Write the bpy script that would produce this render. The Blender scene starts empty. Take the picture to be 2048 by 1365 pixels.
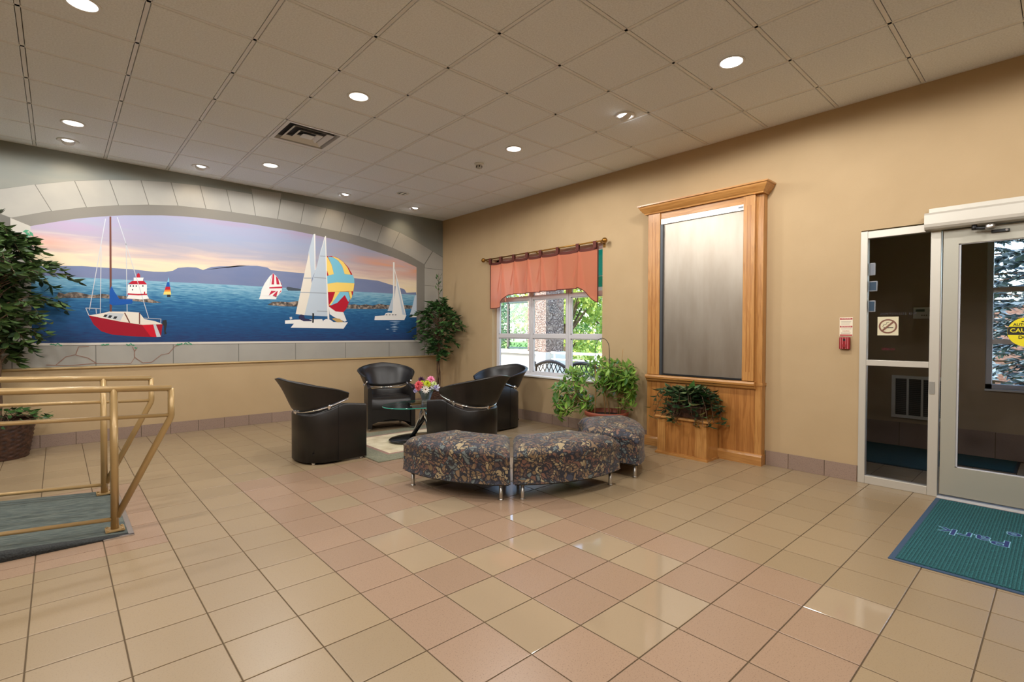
import bpy, bmesh, math, random
from mathutils import Vector, Matrix

sc = bpy.context.scene
R = math.radians

# ---------------------------------------------------------------- camera
CAM = Vector((-5.272, -7.729, 1.315))
YAW, PITCH, ROLL, FPX = 0.7359, -0.01629, 0.00366, 1003.84
fwd = Vector((math.sin(YAW)*math.cos(PITCH), math.cos(YAW)*math.cos(PITCH), math.sin(PITCH)))
rgt = Vector((math.cos(YAW), -math.sin(YAW), 0))
upv = rgt.cross(fwd)
r2 = rgt*math.cos(ROLL) + upv*math.sin(ROLL)
u2 = -rgt*math.sin(ROLL) + upv*math.cos(ROLL)
cam_data = bpy.data.cameras.new('camera')
cam_data.sensor_width = 36.0
cam_data.lens = FPX/2048*36.0
cam_data.clip_start = 0.05
cam_data.clip_end = 200
cam = bpy.data.objects.new('camera', cam_data)
cam.matrix_world = Matrix(((r2.x, u2.x, -fwd.x, CAM.x), (r2.y, u2.y, -fwd.y, CAM.y), (r2.z, u2.z, -fwd.z, CAM.z), (0, 0, 0, 1)))
sc.collection.objects.link(cam)
sc.camera = cam

# ---------------------------------------------------------------- world, sun, exposure
world = bpy.data.worlds.new('world')
sc.world = world
world.use_nodes = True
wn = world.node_tree.nodes
wn.clear()
w_out = wn.new('ShaderNodeOutputWorld')
w_bg = wn.new('ShaderNodeBackground')
w_sky = wn.new('ShaderNodeTexSky')
w_sky.sky_type = 'NISHITA'
w_sky.sun_disc = False
w_sky.sun_elevation = R(55)
w_sky.sun_rotation = R(-60)
w_sky.air_density = 1.0
w_sky.dust_density = 1.5
w_bg.inputs['Strength'].default_value = 1.1
world.node_tree.links.new(w_sky.outputs['Color'], w_bg.inputs['Color'])
world.node_tree.links.new(w_bg.outputs['Background'], w_out.inputs['Surface'])

sun_d = bpy.data.lights.new('sun_offscreen', 'SUN')
sun_d.energy = 8.0
sun_d.angle = R(0.6)
sun_d.color = (1.0, 0.95, 0.86)
sun = bpy.data.objects.new('sun_offscreen', sun_d)
sun.rotation_euler = Vector((0.56, -0.12, -0.82)).to_track_quat('-Z', 'Y').to_euler()
sc.collection.objects.link(sun)


# Indoors the only lamps are the ceiling fittings (built with their fixtures further down);
# daylight comes from the sky and the sun through the window and the entrance glazing.
sc.view_settings.view_transform = 'Standard'
sc.view_settings.look = 'None'
sc.view_settings.exposure = 0.42
sc.view_settings.gamma = 1.0
sc.view_settings.use_curve_mapping = False
sc.cycles.use_denoising = True
sc.cycles.max_bounces = 8
sc.cycles.diffuse_bounces = 5
sc.cycles.glossy_bounces = 4
sc.cycles.transmission_bounces = 6
sc.cycles.transparent_max_bounces = 12
sc.cycles.sample_clamp_indirect = 4.0
sc.cycles.caustics_reflective = False
sc.cycles.caustics_refractive = False

# ---------------------------------------------------------------- materials
def lin(c):
    return tuple((x/12.92 if x <= 0.04045 else ((x+0.055)/1.055)**2.4) for x in c)


def rgb(r, g, b):
    return lin((r/255, g/255, b/255))


def new_mat(name):
    m = bpy.data.materials.new(name)
    m.use_nodes = True
    nt = m.node_tree
    return m, nt, nt.nodes['Principled BSDF']


def N(nt, kind, **kw):
    n = nt.nodes.new(kind)
    for k, v in kw.items():
        if k.startswith('i_'):
            n.inputs[k[2:].replace('_', ' ')].default_value = v
        else:
            setattr(n, k, v)
    return n


def ramp(nt, stops, interp='LINEAR'):
    r = nt.nodes.new('ShaderNodeValToRGB')
    r.color_ramp.interpolation = interp
    el = r.color_ramp.elements
    while len(el) < len(stops):
        el.new(0.5)
    for e, (p, c) in zip(el, stops):
        e.position = p
        e.color = (*c[:3], 1)
    return r


def plain(name, col, rough=0.5, metal=0.0, spec=0.5, coat=0.0, emit=None, strength=0.0, alpha=None):
    m, nt, b = new_mat(name)
    b.inputs['Base Color'].default_value = (*col, 1)
    b.inputs['Roughness'].default_value = rough
    b.inputs['Metallic'].default_value = metal
    b.inputs['Specular IOR Level'].default_value = spec
    b.inputs['Coat Weight'].default_value = coat
    if emit:
        b.inputs['Emission Color'].default_value = (*emit, 1)
        b.inputs['Emission Strength'].default_value = strength
    return m


def noisy(name, stops, scale=(1, 1, 1), nscale=6.0, detail=4.0, rough=0.5, bump=0.0, bump_scale=None, metal=0.0, spec=0.5,
          distortion=0.0, interp='LINEAR', rnd=0.0, dist=0.02):
    """noise-coloured surface; stops are ramp stops; rnd shifts value per object"""
    m, nt, b = new_mat(name)
    tc = N(nt, 'ShaderNodeTexCoord')
    mp = N(nt, 'ShaderNodeMapping')
    mp.inputs['Scale'].default_value = scale
    nz = N(nt, 'ShaderNodeTexNoise')
    nz.inputs['Scale'].default_value = nscale
    nz.inputs['Detail'].default_value = detail
    nz.inputs['Distortion'].default_value = distortion
    cr = ramp(nt, stops, interp)
    L = nt.links.new
    L(tc.outputs['Object'], mp.inputs['Vector'])
    if rnd:
        oi = N(nt, 'ShaderNodeObjectInfo')
        ml = N(nt, 'ShaderNodeVectorMath', operation='ADD')
        mu = N(nt, 'ShaderNodeMath', operation='MULTIPLY')
        mu.inputs[1].default_value = 37.0
        L(oi.outputs['Random'], mu.inputs[0])
        L(mp.outputs['Vector'], ml.inputs[0])
        L(mu.outputs[0], ml.inputs[1])
        L(ml.outputs['Vector'], nz.inputs['Vector'])
        hs = N(nt, 'ShaderNodeHueSaturation')
        mr = N(nt, 'ShaderNodeMapRange')
        mr.inputs['To Min'].default_value = 1-rnd
        mr.inputs['To Max'].default_value = 1+rnd
        L(oi.outputs['Random'], mr.inputs['Value'])
        L(mr.outputs['Result'], hs.inputs['Value'])
        L(cr.outputs['Color'], hs.inputs['Color'])
        L(hs.outputs['Color'], b.inputs['Base Color'])
    else:
        L(mp.outputs['Vector'], nz.inputs['Vector'])
        L(cr.outputs['Color'], b.inputs['Base Color'])
    L(nz.outputs['Fac'], cr.inputs['Fac'])
    b.inputs['Roughness'].default_value = rough
    b.inputs['Metallic'].default_value = metal
    b.inputs['Specular IOR Level'].default_value = spec
    if bump:
        bz = nz
        if bump_scale:
            bz = N(nt, 'ShaderNodeTexNoise')
            bz.inputs['Scale'].default_value = bump_scale
            bz.inputs['Detail'].default_value = 3.0
            L(mp.outputs['Vector'], bz.inputs['Vector'])
        bp = N(nt, 'ShaderNodeBump')
        bp.inputs['Strength'].default_value = bump
        bp.inputs['Distance'].default_value = dist
        L(bz.outputs['Fac'], bp.inputs['Height'])
        L(bp.outputs['Normal'], b.inputs['Normal'])
    return m


def thin_glass(name, tint=(1, 1, 1), refl=1.0, rough=0.0):
    m = bpy.data.materials.new(name)
    m.use_nodes = True
    nt = m.node_tree
    nt.nodes.clear()
    out = N(nt, 'ShaderNodeOutputMaterial')
    tr = N(nt, 'ShaderNodeBsdfTransparent')
    tr.inputs['Color'].default_value = (*tint, 1)
    gl = N(nt, 'ShaderNodeBsdfGlossy')
    gl.inputs['Roughness'].default_value = rough
    fr = N(nt, 'ShaderNodeFresnel')
    fr.inputs['IOR'].default_value = 1.45
    mu = N(nt, 'ShaderNodeMath', operation='MULTIPLY')
    mu.inputs[1].default_value = refl
    mx = N(nt, 'ShaderNodeMixShader')
    L = nt.links.new
    L(fr.outputs['Fac'], mu.inputs[0])
    L(mu.outputs[0], mx.inputs['Fac'])
    L(tr.outputs['BSDF'], mx.inputs[1])
    L(gl.outputs['BSDF'], mx.inputs[2])
    L(mx.outputs['Shader'], out.inputs['Surface'])
    return m


def leaf_mat(name, dark, light, rough=0.45, trans=0.3):
    m, nt, b = new_mat(name)
    oi = N(nt, 'ShaderNodeObjectInfo')
    ge = N(nt, 'ShaderNodeNewGeometry')
    ad = N(nt, 'ShaderNodeMath', operation='ADD')
    fr = N(nt, 'ShaderNodeMath', operation='FRACT')
    cr = ramp(nt, [(0.0, dark), (0.55, tuple((a+c)/2*0.8 for a, c in zip(dark, light))), (1.0, light)])
    L = nt.links.new
    L(oi.outputs['Random'], ad.inputs[0])
    L(ge.outputs['Random Per Island'], ad.inputs[1])
    L(ad.outputs[0], fr.inputs[0])
    L(fr.outputs[0], cr.inputs['Fac'])
    L(cr.outputs['Color'], b.inputs['Base Color'])
    b.inputs['Roughness'].default_value = rough
    if trans:
        tl = N(nt, 'ShaderNodeBsdfTranslucent')
        mx = N(nt, 'ShaderNodeMixShader')
        mx.inputs['Fac'].default_value = trans
        L(cr.outputs['Color'], tl.inputs['Color'])
        L(b.outputs['BSDF'], mx.inputs[1])
        L(tl.outputs['BSDF'], mx.inputs[2])
        L(mx.outputs['Shader'], nt.nodes['Material Output'].inputs['Surface'])
    return m


M = {}
M['wall_tan'] = noisy('wall_tan', [(0.3, rgb(178, 153, 117)), (0.7, rgb(182, 157, 121))], nscale=3, rough=0.75, bump=0.06, bump_scale=180, spec=0.25)
M['wall_grey'] = noisy('wall_grey', [(0.25, rgb(112, 120, 118)), (0.5, rgb(132, 132, 124)), (0.8, rgb(120, 126, 123))], scale=(0.5, 1, 1.5), nscale=1.6, rough=0.8, spec=0.2)
M['wall_vest'] = plain('wall_vestibule_paint', rgb(178, 156, 128), 0.8, spec=0.2)
M['white_paint'] = plain('white_paint', rgb(225, 222, 216), 0.5)
M['ceiling_tile'] = noisy('ceiling_tile', [(0.30, rgb(228, 232, 238)), (0.62, rgb(242, 246, 252))], nscale=90, detail=3, rough=0.9, bump=0.25, bump_scale=140, spec=0.1, dist=0.01)
M['tbar'] = plain('t_bar_white', rgb(232, 232, 234), 0.5)
M['plenum'] = plain('plenum_dark', rgb(120, 120, 122), 0.9)
M['grout'] = plain('grout', rgb(96, 80, 60), 0.85, spec=0.2)


def floor_tile(name, base, speck, rough, amount=0.5, coat=0.0, rough_var=0.08):
    m, nt, b = new_mat(name)
    L = nt.links.new
    tc = N(nt, 'ShaderNodeTexCoord')
    oi = N(nt, 'ShaderNodeObjectInfo')
    ad = N(nt, 'ShaderNodeVectorMath', operation='ADD')
    L(tc.outputs['Object'], ad.inputs[0])
    L(oi.outputs['Location'], ad.inputs[1])
    vo = N(nt, 'ShaderNodeTexNoise')
    vo.inputs['Scale'].default_value = 170
    vo.inputs['Detail'].default_value = 2
    L(ad.outputs['Vector'], vo.inputs['Vector'])
    cr = ramp(nt, [(0.40, base), (0.57, base), (0.68, speck)])
    L(vo.outputs['Fac'], cr.inputs['Fac'])
    mx = N(nt, 'ShaderNodeMix', data_type='RGBA')
    mx.inputs['Factor'].default_value = amount
    mx.inputs['A'].default_value = (*base, 1)
    L(cr.outputs['Color'], mx.inputs['B'])
    hs = N(nt, 'ShaderNodeHueSaturation')
    mr = N(nt, 'ShaderNodeMapRange')
    mr.inputs['To Min'].default_value = 0.95
    mr.inputs['To Max'].default_value = 1.05
    L(oi.outputs['Random'], mr.inputs['Value'])
    L(mr.outputs['Result'], hs.inputs['Value'])
    L(mx.outputs['Result'], hs.inputs['Color'])
    L(hs.outputs['Color'], b.inputs['Base Color'])
    n2 = N(nt, 'ShaderNodeTexNoise')
    n2.inputs['Scale'].default_value = 3.0
    n2.inputs['Detail'].default_value = 4
    L(ad.outputs['Vector'], n2.inputs['Vector'])
    m2 = N(nt, 'ShaderNodeMapRange')
    m2.inputs['To Min'].default_value = rough-rough_var
    m2.inputs['To Max'].default_value = rough+rough_var
    L(n2.outputs['Fac'], m2.inputs['Value'])
    L(m2.outputs['Result'], b.inputs['Roughness'])
    b.inputs['Specular IOR Level'].default_value = 0.5
    return m


M['tile_beige'] = floor_tile('tile_beige', rgb(152, 131, 102), rgb(127, 106, 80), 0.335, 0.5, rough_var=0.03)
M['tile_pink'] = floor_tile('tile_pink', rgb(155, 128, 105), rgb(108, 84, 66), 0.32, 0.6, rough_var=0.02)
M['tile_smooth'] = floor_tile('tile_smooth', rgb(160, 140, 114), rgb(148, 127, 103), 0.07, 0.3, rough_var=0.03)
M['tile_base'] = floor_tile('tile_base', rgb(146, 124, 110), rgb(112, 92, 80), 0.4, 0.7)
M['leather'] = noisy('black_leather', [(0.3, rgb(17, 14, 13)), (0.7, rgb(26, 22, 20))], nscale=8, rough=0.38, bump=0.12, bump_scale=260, spec=0.55, dist=0.004)
M['chrome'] = plain('chrome', (0.86, 0.87, 0.9), 0.14, 1.0)
M['satin_metal'] = plain('satin_metal', (0.62, 0.60, 0.57), 0.32, 1.0)
M['alu'] = plain('aluminium_clear', rgb(196, 190, 178), 0.42, 0.35)
M['alu_door'] = plain('aluminium_door', rgb(170, 166, 152), 0.45, 0.3)
M['win_frame'] = plain('window_frame_white', rgb(205, 203, 205), 0.45)
M['glass'] = thin_glass('window_glass', (0.97, 0.98, 0.97), 0.2)
M['glass_dark'] = thin_glass('vestibule_glass', (0.80, 0.80, 0.82), 0.12)
M['glass_green'] = thin_glass('screen_glass', (0.82, 0.95, 0.94), 0.15)
M['rail_paint'] = plain('rail_bronze_paint', rgb(176, 146, 98), 0.30, 0.25, coat=0.2)
M['chair_rail'] = plain('chair_rail_paint', rgb(178, 150, 104), 0.5)
M['black'] = plain('black_plastic', rgb(18, 18, 19), 0.4)
M['black_gloss'] = plain('black_gloss', rgb(16, 16, 18), 0.18, coat=0.3)
M['white'] = plain('white_plastic', rgb(232, 232, 230), 0.4)
M['red'] = plain('red_plastic', rgb(140, 20, 28), 0.35)
M['brass'] = plain('aged_brass', rgb(150, 108, 48), 0.35, 0.85)
M['terracotta'] = plain('terracotta', rgb(134, 66, 44), 0.6)
M['soil'] = noisy('soil', [(0.3, rgb(30, 22, 16)), (0.7, rgb(58, 44, 32))], nscale=40, rough=0.95, bump=0.5)
M['bark'] = noisy('bark', [(0.3, rgb(66, 46, 32)), (0.7, rgb(112, 86, 62))], scale=(4, 4, 1), nscale=14, rough=0.85, bump=0.3)
M['bark_tan'] = noisy('bark_tan', [(0.3, rgb(140, 108, 66)), (0.7, rgb(176, 142, 92))], scale=(4, 4, 1), nscale=14, rough=0.8)
M['wicker'] = noisy('wicker_dark', [(0.3, rgb(38, 22, 16)), (0.7, rgb(84, 54, 38))], nscale=30, rough=0.5, bump=0.3)


def wood(name, cols, axis, gs=1.0):
    m, nt, b = new_mat(name)
    L = nt.links.new
    tc = N(nt, 'ShaderNodeTexCoord')
    mp = N(nt, 'ShaderNodeMapping')
    s = [16.0*gs, 16.0*gs, 16.0*gs]
    s[axis] = 0.9*gs
    mp.inputs['Scale'].default_value = s
    L(tc.outputs['Object'], mp.inputs['Vector'])
    n1 = N(nt, 'ShaderNodeTexNoise')
    n1.inputs['Scale'].default_value = 2.2
    n1.inputs['Detail'].default_value = 6
    n1.inputs['Distortion'].default_value = 1.4
    L(mp.outputs['Vector'], n1.inputs['Vector'])
    cr = ramp(nt, [(0.30, cols[0]), (0.45, cols[1]), (0.52, cols[0]), (0.60, cols[2]), (0.75, cols[1])])
    L(n1.outputs['Fac'], cr.inputs['Fac'])
    n2 = N(nt, 'ShaderNodeTexNoise')
    n2.inputs['Scale'].default_value = 14
    n2.inputs['Detail'].default_value = 3
    L(mp.outputs['Vector'], n2.inputs['Vector'])
    mr = N(nt, 'ShaderNodeMapRange')
    mr.inputs['To Min'].default_value = 0.88
    mr.inputs['To Max'].default_value = 1.10
    L(n2.outputs['Fac'], mr.inputs['Value'])
    hs = N(nt, 'ShaderNodeHueSaturation')
    L(mr.outputs['Result'], hs.inputs['Value'])
    L(cr.outputs['Color'], hs.inputs['Color'])
    L(hs.outputs['Color'], b.inputs['Base Color'])
    b.inputs['Roughness'].default_value = 0.34
    b.inputs['Coat Weight'].default_value = 0.15
    b.inputs['Coat Roughness'].default_value = 0.2
    return m


OAK = (rgb(176, 124, 66), rgb(188, 136, 76), rgb(166, 113, 58))
M['oak_v'] = wood('oak_vertical_grain', OAK, 2)
M['oak_h'] = wood('oak_horizontal_grain', OAK, 1)
OAKP = (rgb(164, 108, 54), rgb(176, 120, 62), rgb(150, 96, 46))
M['oak_panel'] = wood('oak_plywood', OAKP, 2, 0.6)

# ---------------------------------------------------------------- mesh helpers
COL = sc.collection


class MB:
    def __init__(self):
        self.v, self.f, self.mi, self.sm = [], [], [], []

    def add(self, verts, faces, mi=0, smooth=False):
        o = len(self.v)
        self.v += [tuple(p) for p in verts]
        for fc in faces:
            self.f.append(tuple(i+o for i in fc))
            self.mi.append(mi)
            self.sm.append(smooth)
        return self

    def box(self, x0, x1, y0, y1, z0, z1, mi=0):
        x0, x1 = min(x0, x1), max(x0, x1)
        y0, y1 = min(y0, y1), max(y0, y1)
        z0, z1 = min(z0, z1), max(z0, z1)
        v = [(x0, y0, z0), (x1, y0, z0), (x1, y1, z0), (x0, y1, z0), (x0, y0, z1), (x1, y0, z1), (x1, y1, z1), (x0, y1, z1)]
        return self.add(v, [(0, 3, 2, 1), (4, 5, 6, 7), (0, 1, 5, 4), (1, 2, 6, 5), (2, 3, 7, 6), (3, 0, 4, 7)], mi)

    def tube(self, pts, rad, seg=12, mi=0, cap=True, closed=False):
        pts = [Vector(p) for p in pts]
        n = len(pts)
        rads = rad if isinstance(rad, (list, tuple)) else [rad]*n
        vs, fs = [], []
        prev = None
        for i, p in enumerate(pts):
            if closed:
                t = pts[(i+1) % n]-pts[i-1]
            else:
                t = pts[min(i+1, n-1)]-pts[max(i-1, 0)]
            t.normalize()
            if prev is None:
                a = Vector((0, 0, 1)) if abs(t.z) < 0.9 else Vector((1, 0, 0))
                u = t.cross(a).normalized()
            else:
                u = (prev - t*prev.dot(t)).normalized()
            prev = u
            w = t.cross(u)
            for k in range(seg):
                an = 2*math.pi*k/seg
                vs.append(p+(u*math.cos(an)+w*math.sin(an))*rads[i])
        m = n if closed else n-1
        for i in range(m):
            for k in range(seg):
                a = i*seg+k
                b = i*seg+(k+1) % seg
                c = ((i+1) % n)*seg+(k+1) % seg
                d = ((i+1) % n)*seg+k
                fs.append((a, b, c, d))
        self.add(vs, fs, mi, True)
        if cap and not closed:
            o = len(self.v)-len(vs)
            self.f.append(tuple(o+k for k in reversed(range(seg))))
            self.f.append(tuple(o+(n-1)*seg+k for k in range(seg)))
            self.mi += [mi, mi]
            self.sm += [False, False]
        return self

    def lathe(self, prof, c=(0, 0, 0), seg=24, mi=0, smooth=True):
        vs, fs = [], []
        for r, z in prof:
            for k in range(seg):
                a = 2*math.pi*k/seg
                vs.append((c[0]+r*math.cos(a), c[1]+r*math.sin(a), c[2]+z))
        for i in range(len(prof)-1):
            for k in range(seg):
                fs.append((i*seg+k, i*seg+(k+1) % seg, (i+1)*seg+(k+1) % seg, (i+1)*seg+k))
        return self.add(vs, fs, mi, smooth)

    def poly_prism(self, pts2, fn, d0, d1, mi=0):
        """2-D outline pts2 extruded; fn(a,b,d)->xyz"""
        n = len(pts2)
        vs = [fn(a, b, d0) for a, b in pts2]+[fn(a, b, d1) for a, b in pts2]
        fs = [tuple(range(n))[::-1], tuple(range(n, 2*n))]+[(i, (i+1) % n, n+(i+1) % n, n+i) for i in range(n)]
        return self.add(vs, fs, mi)

    def sweep_prof(self, prof, path, mi=0):
        """prof: list of (out,up) closed; path: list of (origin, outdir, updir)"""
        n = len(prof)
        vs, fs = [], []
        for o, od, ud in path:
            for a, b in prof:
                vs.append(Vector(o)+Vector(od)*a+Vector(ud)*b)
        for i in range(len(path)-1):
            for k in range(n):
                fs.append((i*n+k, i*n+(k+1) % n, (i+1)*n+(k+1) % n, (i+1)*n+k))
        fs.append(tuple(reversed(range(n))))
        fs.append(tuple((len(path)-1)*n+k for k in range(n)))
        return self.add(vs, fs, mi)

    def mesh(self, name, mats):
        me = bpy.data.meshes.new(name)
        me.from_pydata(self.v, [], self.f)
        for m in (mats if isinstance(mats, (list, tuple)) else [mats]):
            me.materials.append(m)
        if any(self.mi):
            me.polygons.foreach_set('material_index', self.mi)
        me.polygons.foreach_set('use_smooth', self.sm)
        me.update()
        return me

    def build(self, name, mats, parent=None, fix=True, bevel=0.0, bseg=2, smooth=None):
        me = self.mesh(name, mats)
        if fix or bevel:
            bm = bmesh.new()
            bm.from_mesh(me)
            if fix:
                bmesh.ops.recalc_face_normals(bm, faces=bm.faces)
            if bevel:
                ed = [e for e in bm.edges if len(e.link_faces) == 2 and e.calc_face_angle(0) > R(35)]
                bmesh.ops.bevel(bm, geom=ed, offset=bevel, segments=bseg, profile=0.5, affect='EDGES', clamp_overlap=True)
            bm.to_mesh(me)
            bm.free()
        if smooth is not None:
            me.polygons.foreach_set('use_smooth', [smooth]*len(me.polygons))
        o = bpy.data.objects.new(name, me)
        COL.objects.link(o)
        if parent:
            o.parent = parent
        return o


def tag(o, label=None, cat=None, group=None, kind=None):
    if label:
        o['label'] = label
    if cat:
        o['category'] = cat
    if group:
        o['group'] = group
    if kind:
        o['kind'] = kind
    return o


def thing(name, label, cat, loc=(0, 0, 0), rz=0.0, group=None):
    o = bpy.data.objects.new(name, None)
    o.empty_display_size = 0.1
    o.location = loc
    o.rotation_euler = (0, 0, rz)
    COL.objects.link(o)
    return tag(o, label, cat, group)


def struct(o):
    o['kind'] = 'structure'
    return o


def copy_tree(src, parent=None):
    c = src.copy()
    COL.objects.link(c)
    if parent:
        c.parent = parent
    for ch in list(src.children):
        copy_tree(ch, c)
    return c


def link_mesh(name, me, parent=None, loc=None, mat4=None):
    o = bpy.data.objects.new(name, me)
    COL.objects.link(o)
    if parent:
        o.parent = parent
    if loc:
        o.location = loc
    if mat4 is not None:
        o.matrix_local = mat4
    return o


def text_mesh(name, body, size, mat, parent, matrix, extrude=0.0004, bold=0.0, space=1.0):
    cu = bpy.data.curves.new(name+'_curve', 'FONT')
    cu.body = body
    cu.size = size
    cu.align_x = 'CENTER'
    cu.align_y = 'CENTER'
    cu.extrude = extrude
    cu.offset = bold
    cu.space_character = space
    cu.resolution_u = 3
    tmp = bpy.data.objects.new(name+'_tmp', cu)
    me = bpy.data.meshes.new_from_object(tmp)
    bpy.data.objects.remove(tmp)
    bpy.data.curves.remove(cu)
    me.name = name
    me.materials.clear()
    me.materials.append(mat)
    me.transform(matrix)
    o = bpy.data.objects.new(name, me)
    COL.objects.link(o)
    if parent:
        o.parent = parent
    return o


def frame_matrix(origin, right, up):
    r_, u_ = Vector(right).normalized(), Vector(up).normalized()
    n_ = r_.cross(u_)
    o = Vector(origin)
    return Matrix(((r_.x, u_.x, n_.x, o.x), (r_.y, u_.y, n_.y, o.y), (r_.z, u_.z, n_.z, o.z), (0, 0, 0, 1)))


def shown_size(p, size=0.3):
    """rough size in the picture of something of the given size at p (0 when out of view)"""
    d = Vector(p)-CAM
    z = d.dot(fwd)
    if z < 0.3:
        return 0.0
    x, y = FPX*d.dot(r2)/z, FPX*d.dot(u2)/z
    s = FPX*size/z
    if abs(x) > 1024+s or abs(y) > 683+s:
        return 0.0
    return s


H = 3.369          # ceiling height

# ---- tracing of the painted mural, metres along the wall and above the floor
MURAL = {'front': [(-5.642, 2.546),(-5.325, 2.669),(-5.008, 2.768),(-4.711, 2.842),(-4.412, 2.9),(-4.104, 2.941),(-3.79, 2.955),(-3.485, 2.961),(-3.18, 2.959),(-2.885, 2.958),(-2.558, 2.938),(-2.258, 2.921),(-1.941, 2.899),(-1.632, 2.873),(-1.315, 2.818),(-1.032, 2.756),(-0.721, 2.662),(-0.396, 2.536)], 'back': [(-5.484, 2.48),(-5.303, 2.548),(-5.102, 2.62),(-4.886, 2.679),(-4.654, 2.731),(-4.287, 2.789),(-4.05, 2.814),(-3.802, 2.827),(-3.565, 2.83),(-3.252, 2.835),(-2.968, 2.827),(-2.668, 2.822),(-2.358, 2.8),(-2.046, 2.772),(-1.784, 2.741),(-1.511, 2.693),(-1.26, 2.646),(-1.047, 2.606),(-0.807, 2.549),(-0.557, 2.471)], 'outer': [(-5.718, 2.846),(-5.444, 2.949),(-5.111, 3.058),(-4.794, 3.133),(-4.489, 3.192),(-4.178, 3.23),(-3.857, 3.254),(-3.544, 3.258),(-3.225, 3.26),(-2.836, 3.257),(-2.499, 3.254),(-2.156, 3.239),(-1.85, 3.221),(-1.527, 3.176),(-1.214, 3.112),(-0.894, 3.038),(-0.568, 2.934),(-0.224, 2.791),(0.004, 2.702)], 'vj_outer': [(-5.444, 2.949),(-5.111, 3.058),(-4.794, 3.133),(-4.489, 3.192),(-4.178, 3.23),(-3.857, 3.254),(-3.544, 3.258),(-3.225, 3.26),(-2.836, 3.257),(-2.499, 3.254),(-2.156, 3.239),(-1.85, 3.221),(-1.527, 3.176),(-1.214, 3.112),(-0.894, 3.038),(-0.224, 2.791)], 'vj_inner': [(-5.311, 2.674),(-5.008, 2.768),(-4.711, 2.842),(-4.412, 2.9),(-4.104, 2.941),(-3.79, 2.955),(-3.485, 2.961),(-3.18, 2.959),(-2.885, 2.958),(-2.558, 2.938),(-2.258, 2.921),(-1.941, 2.899),(-1.632, 2.873),(-1.315, 2.818),(-1.032, 2.756),(-0.361, 2.584)]}
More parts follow.
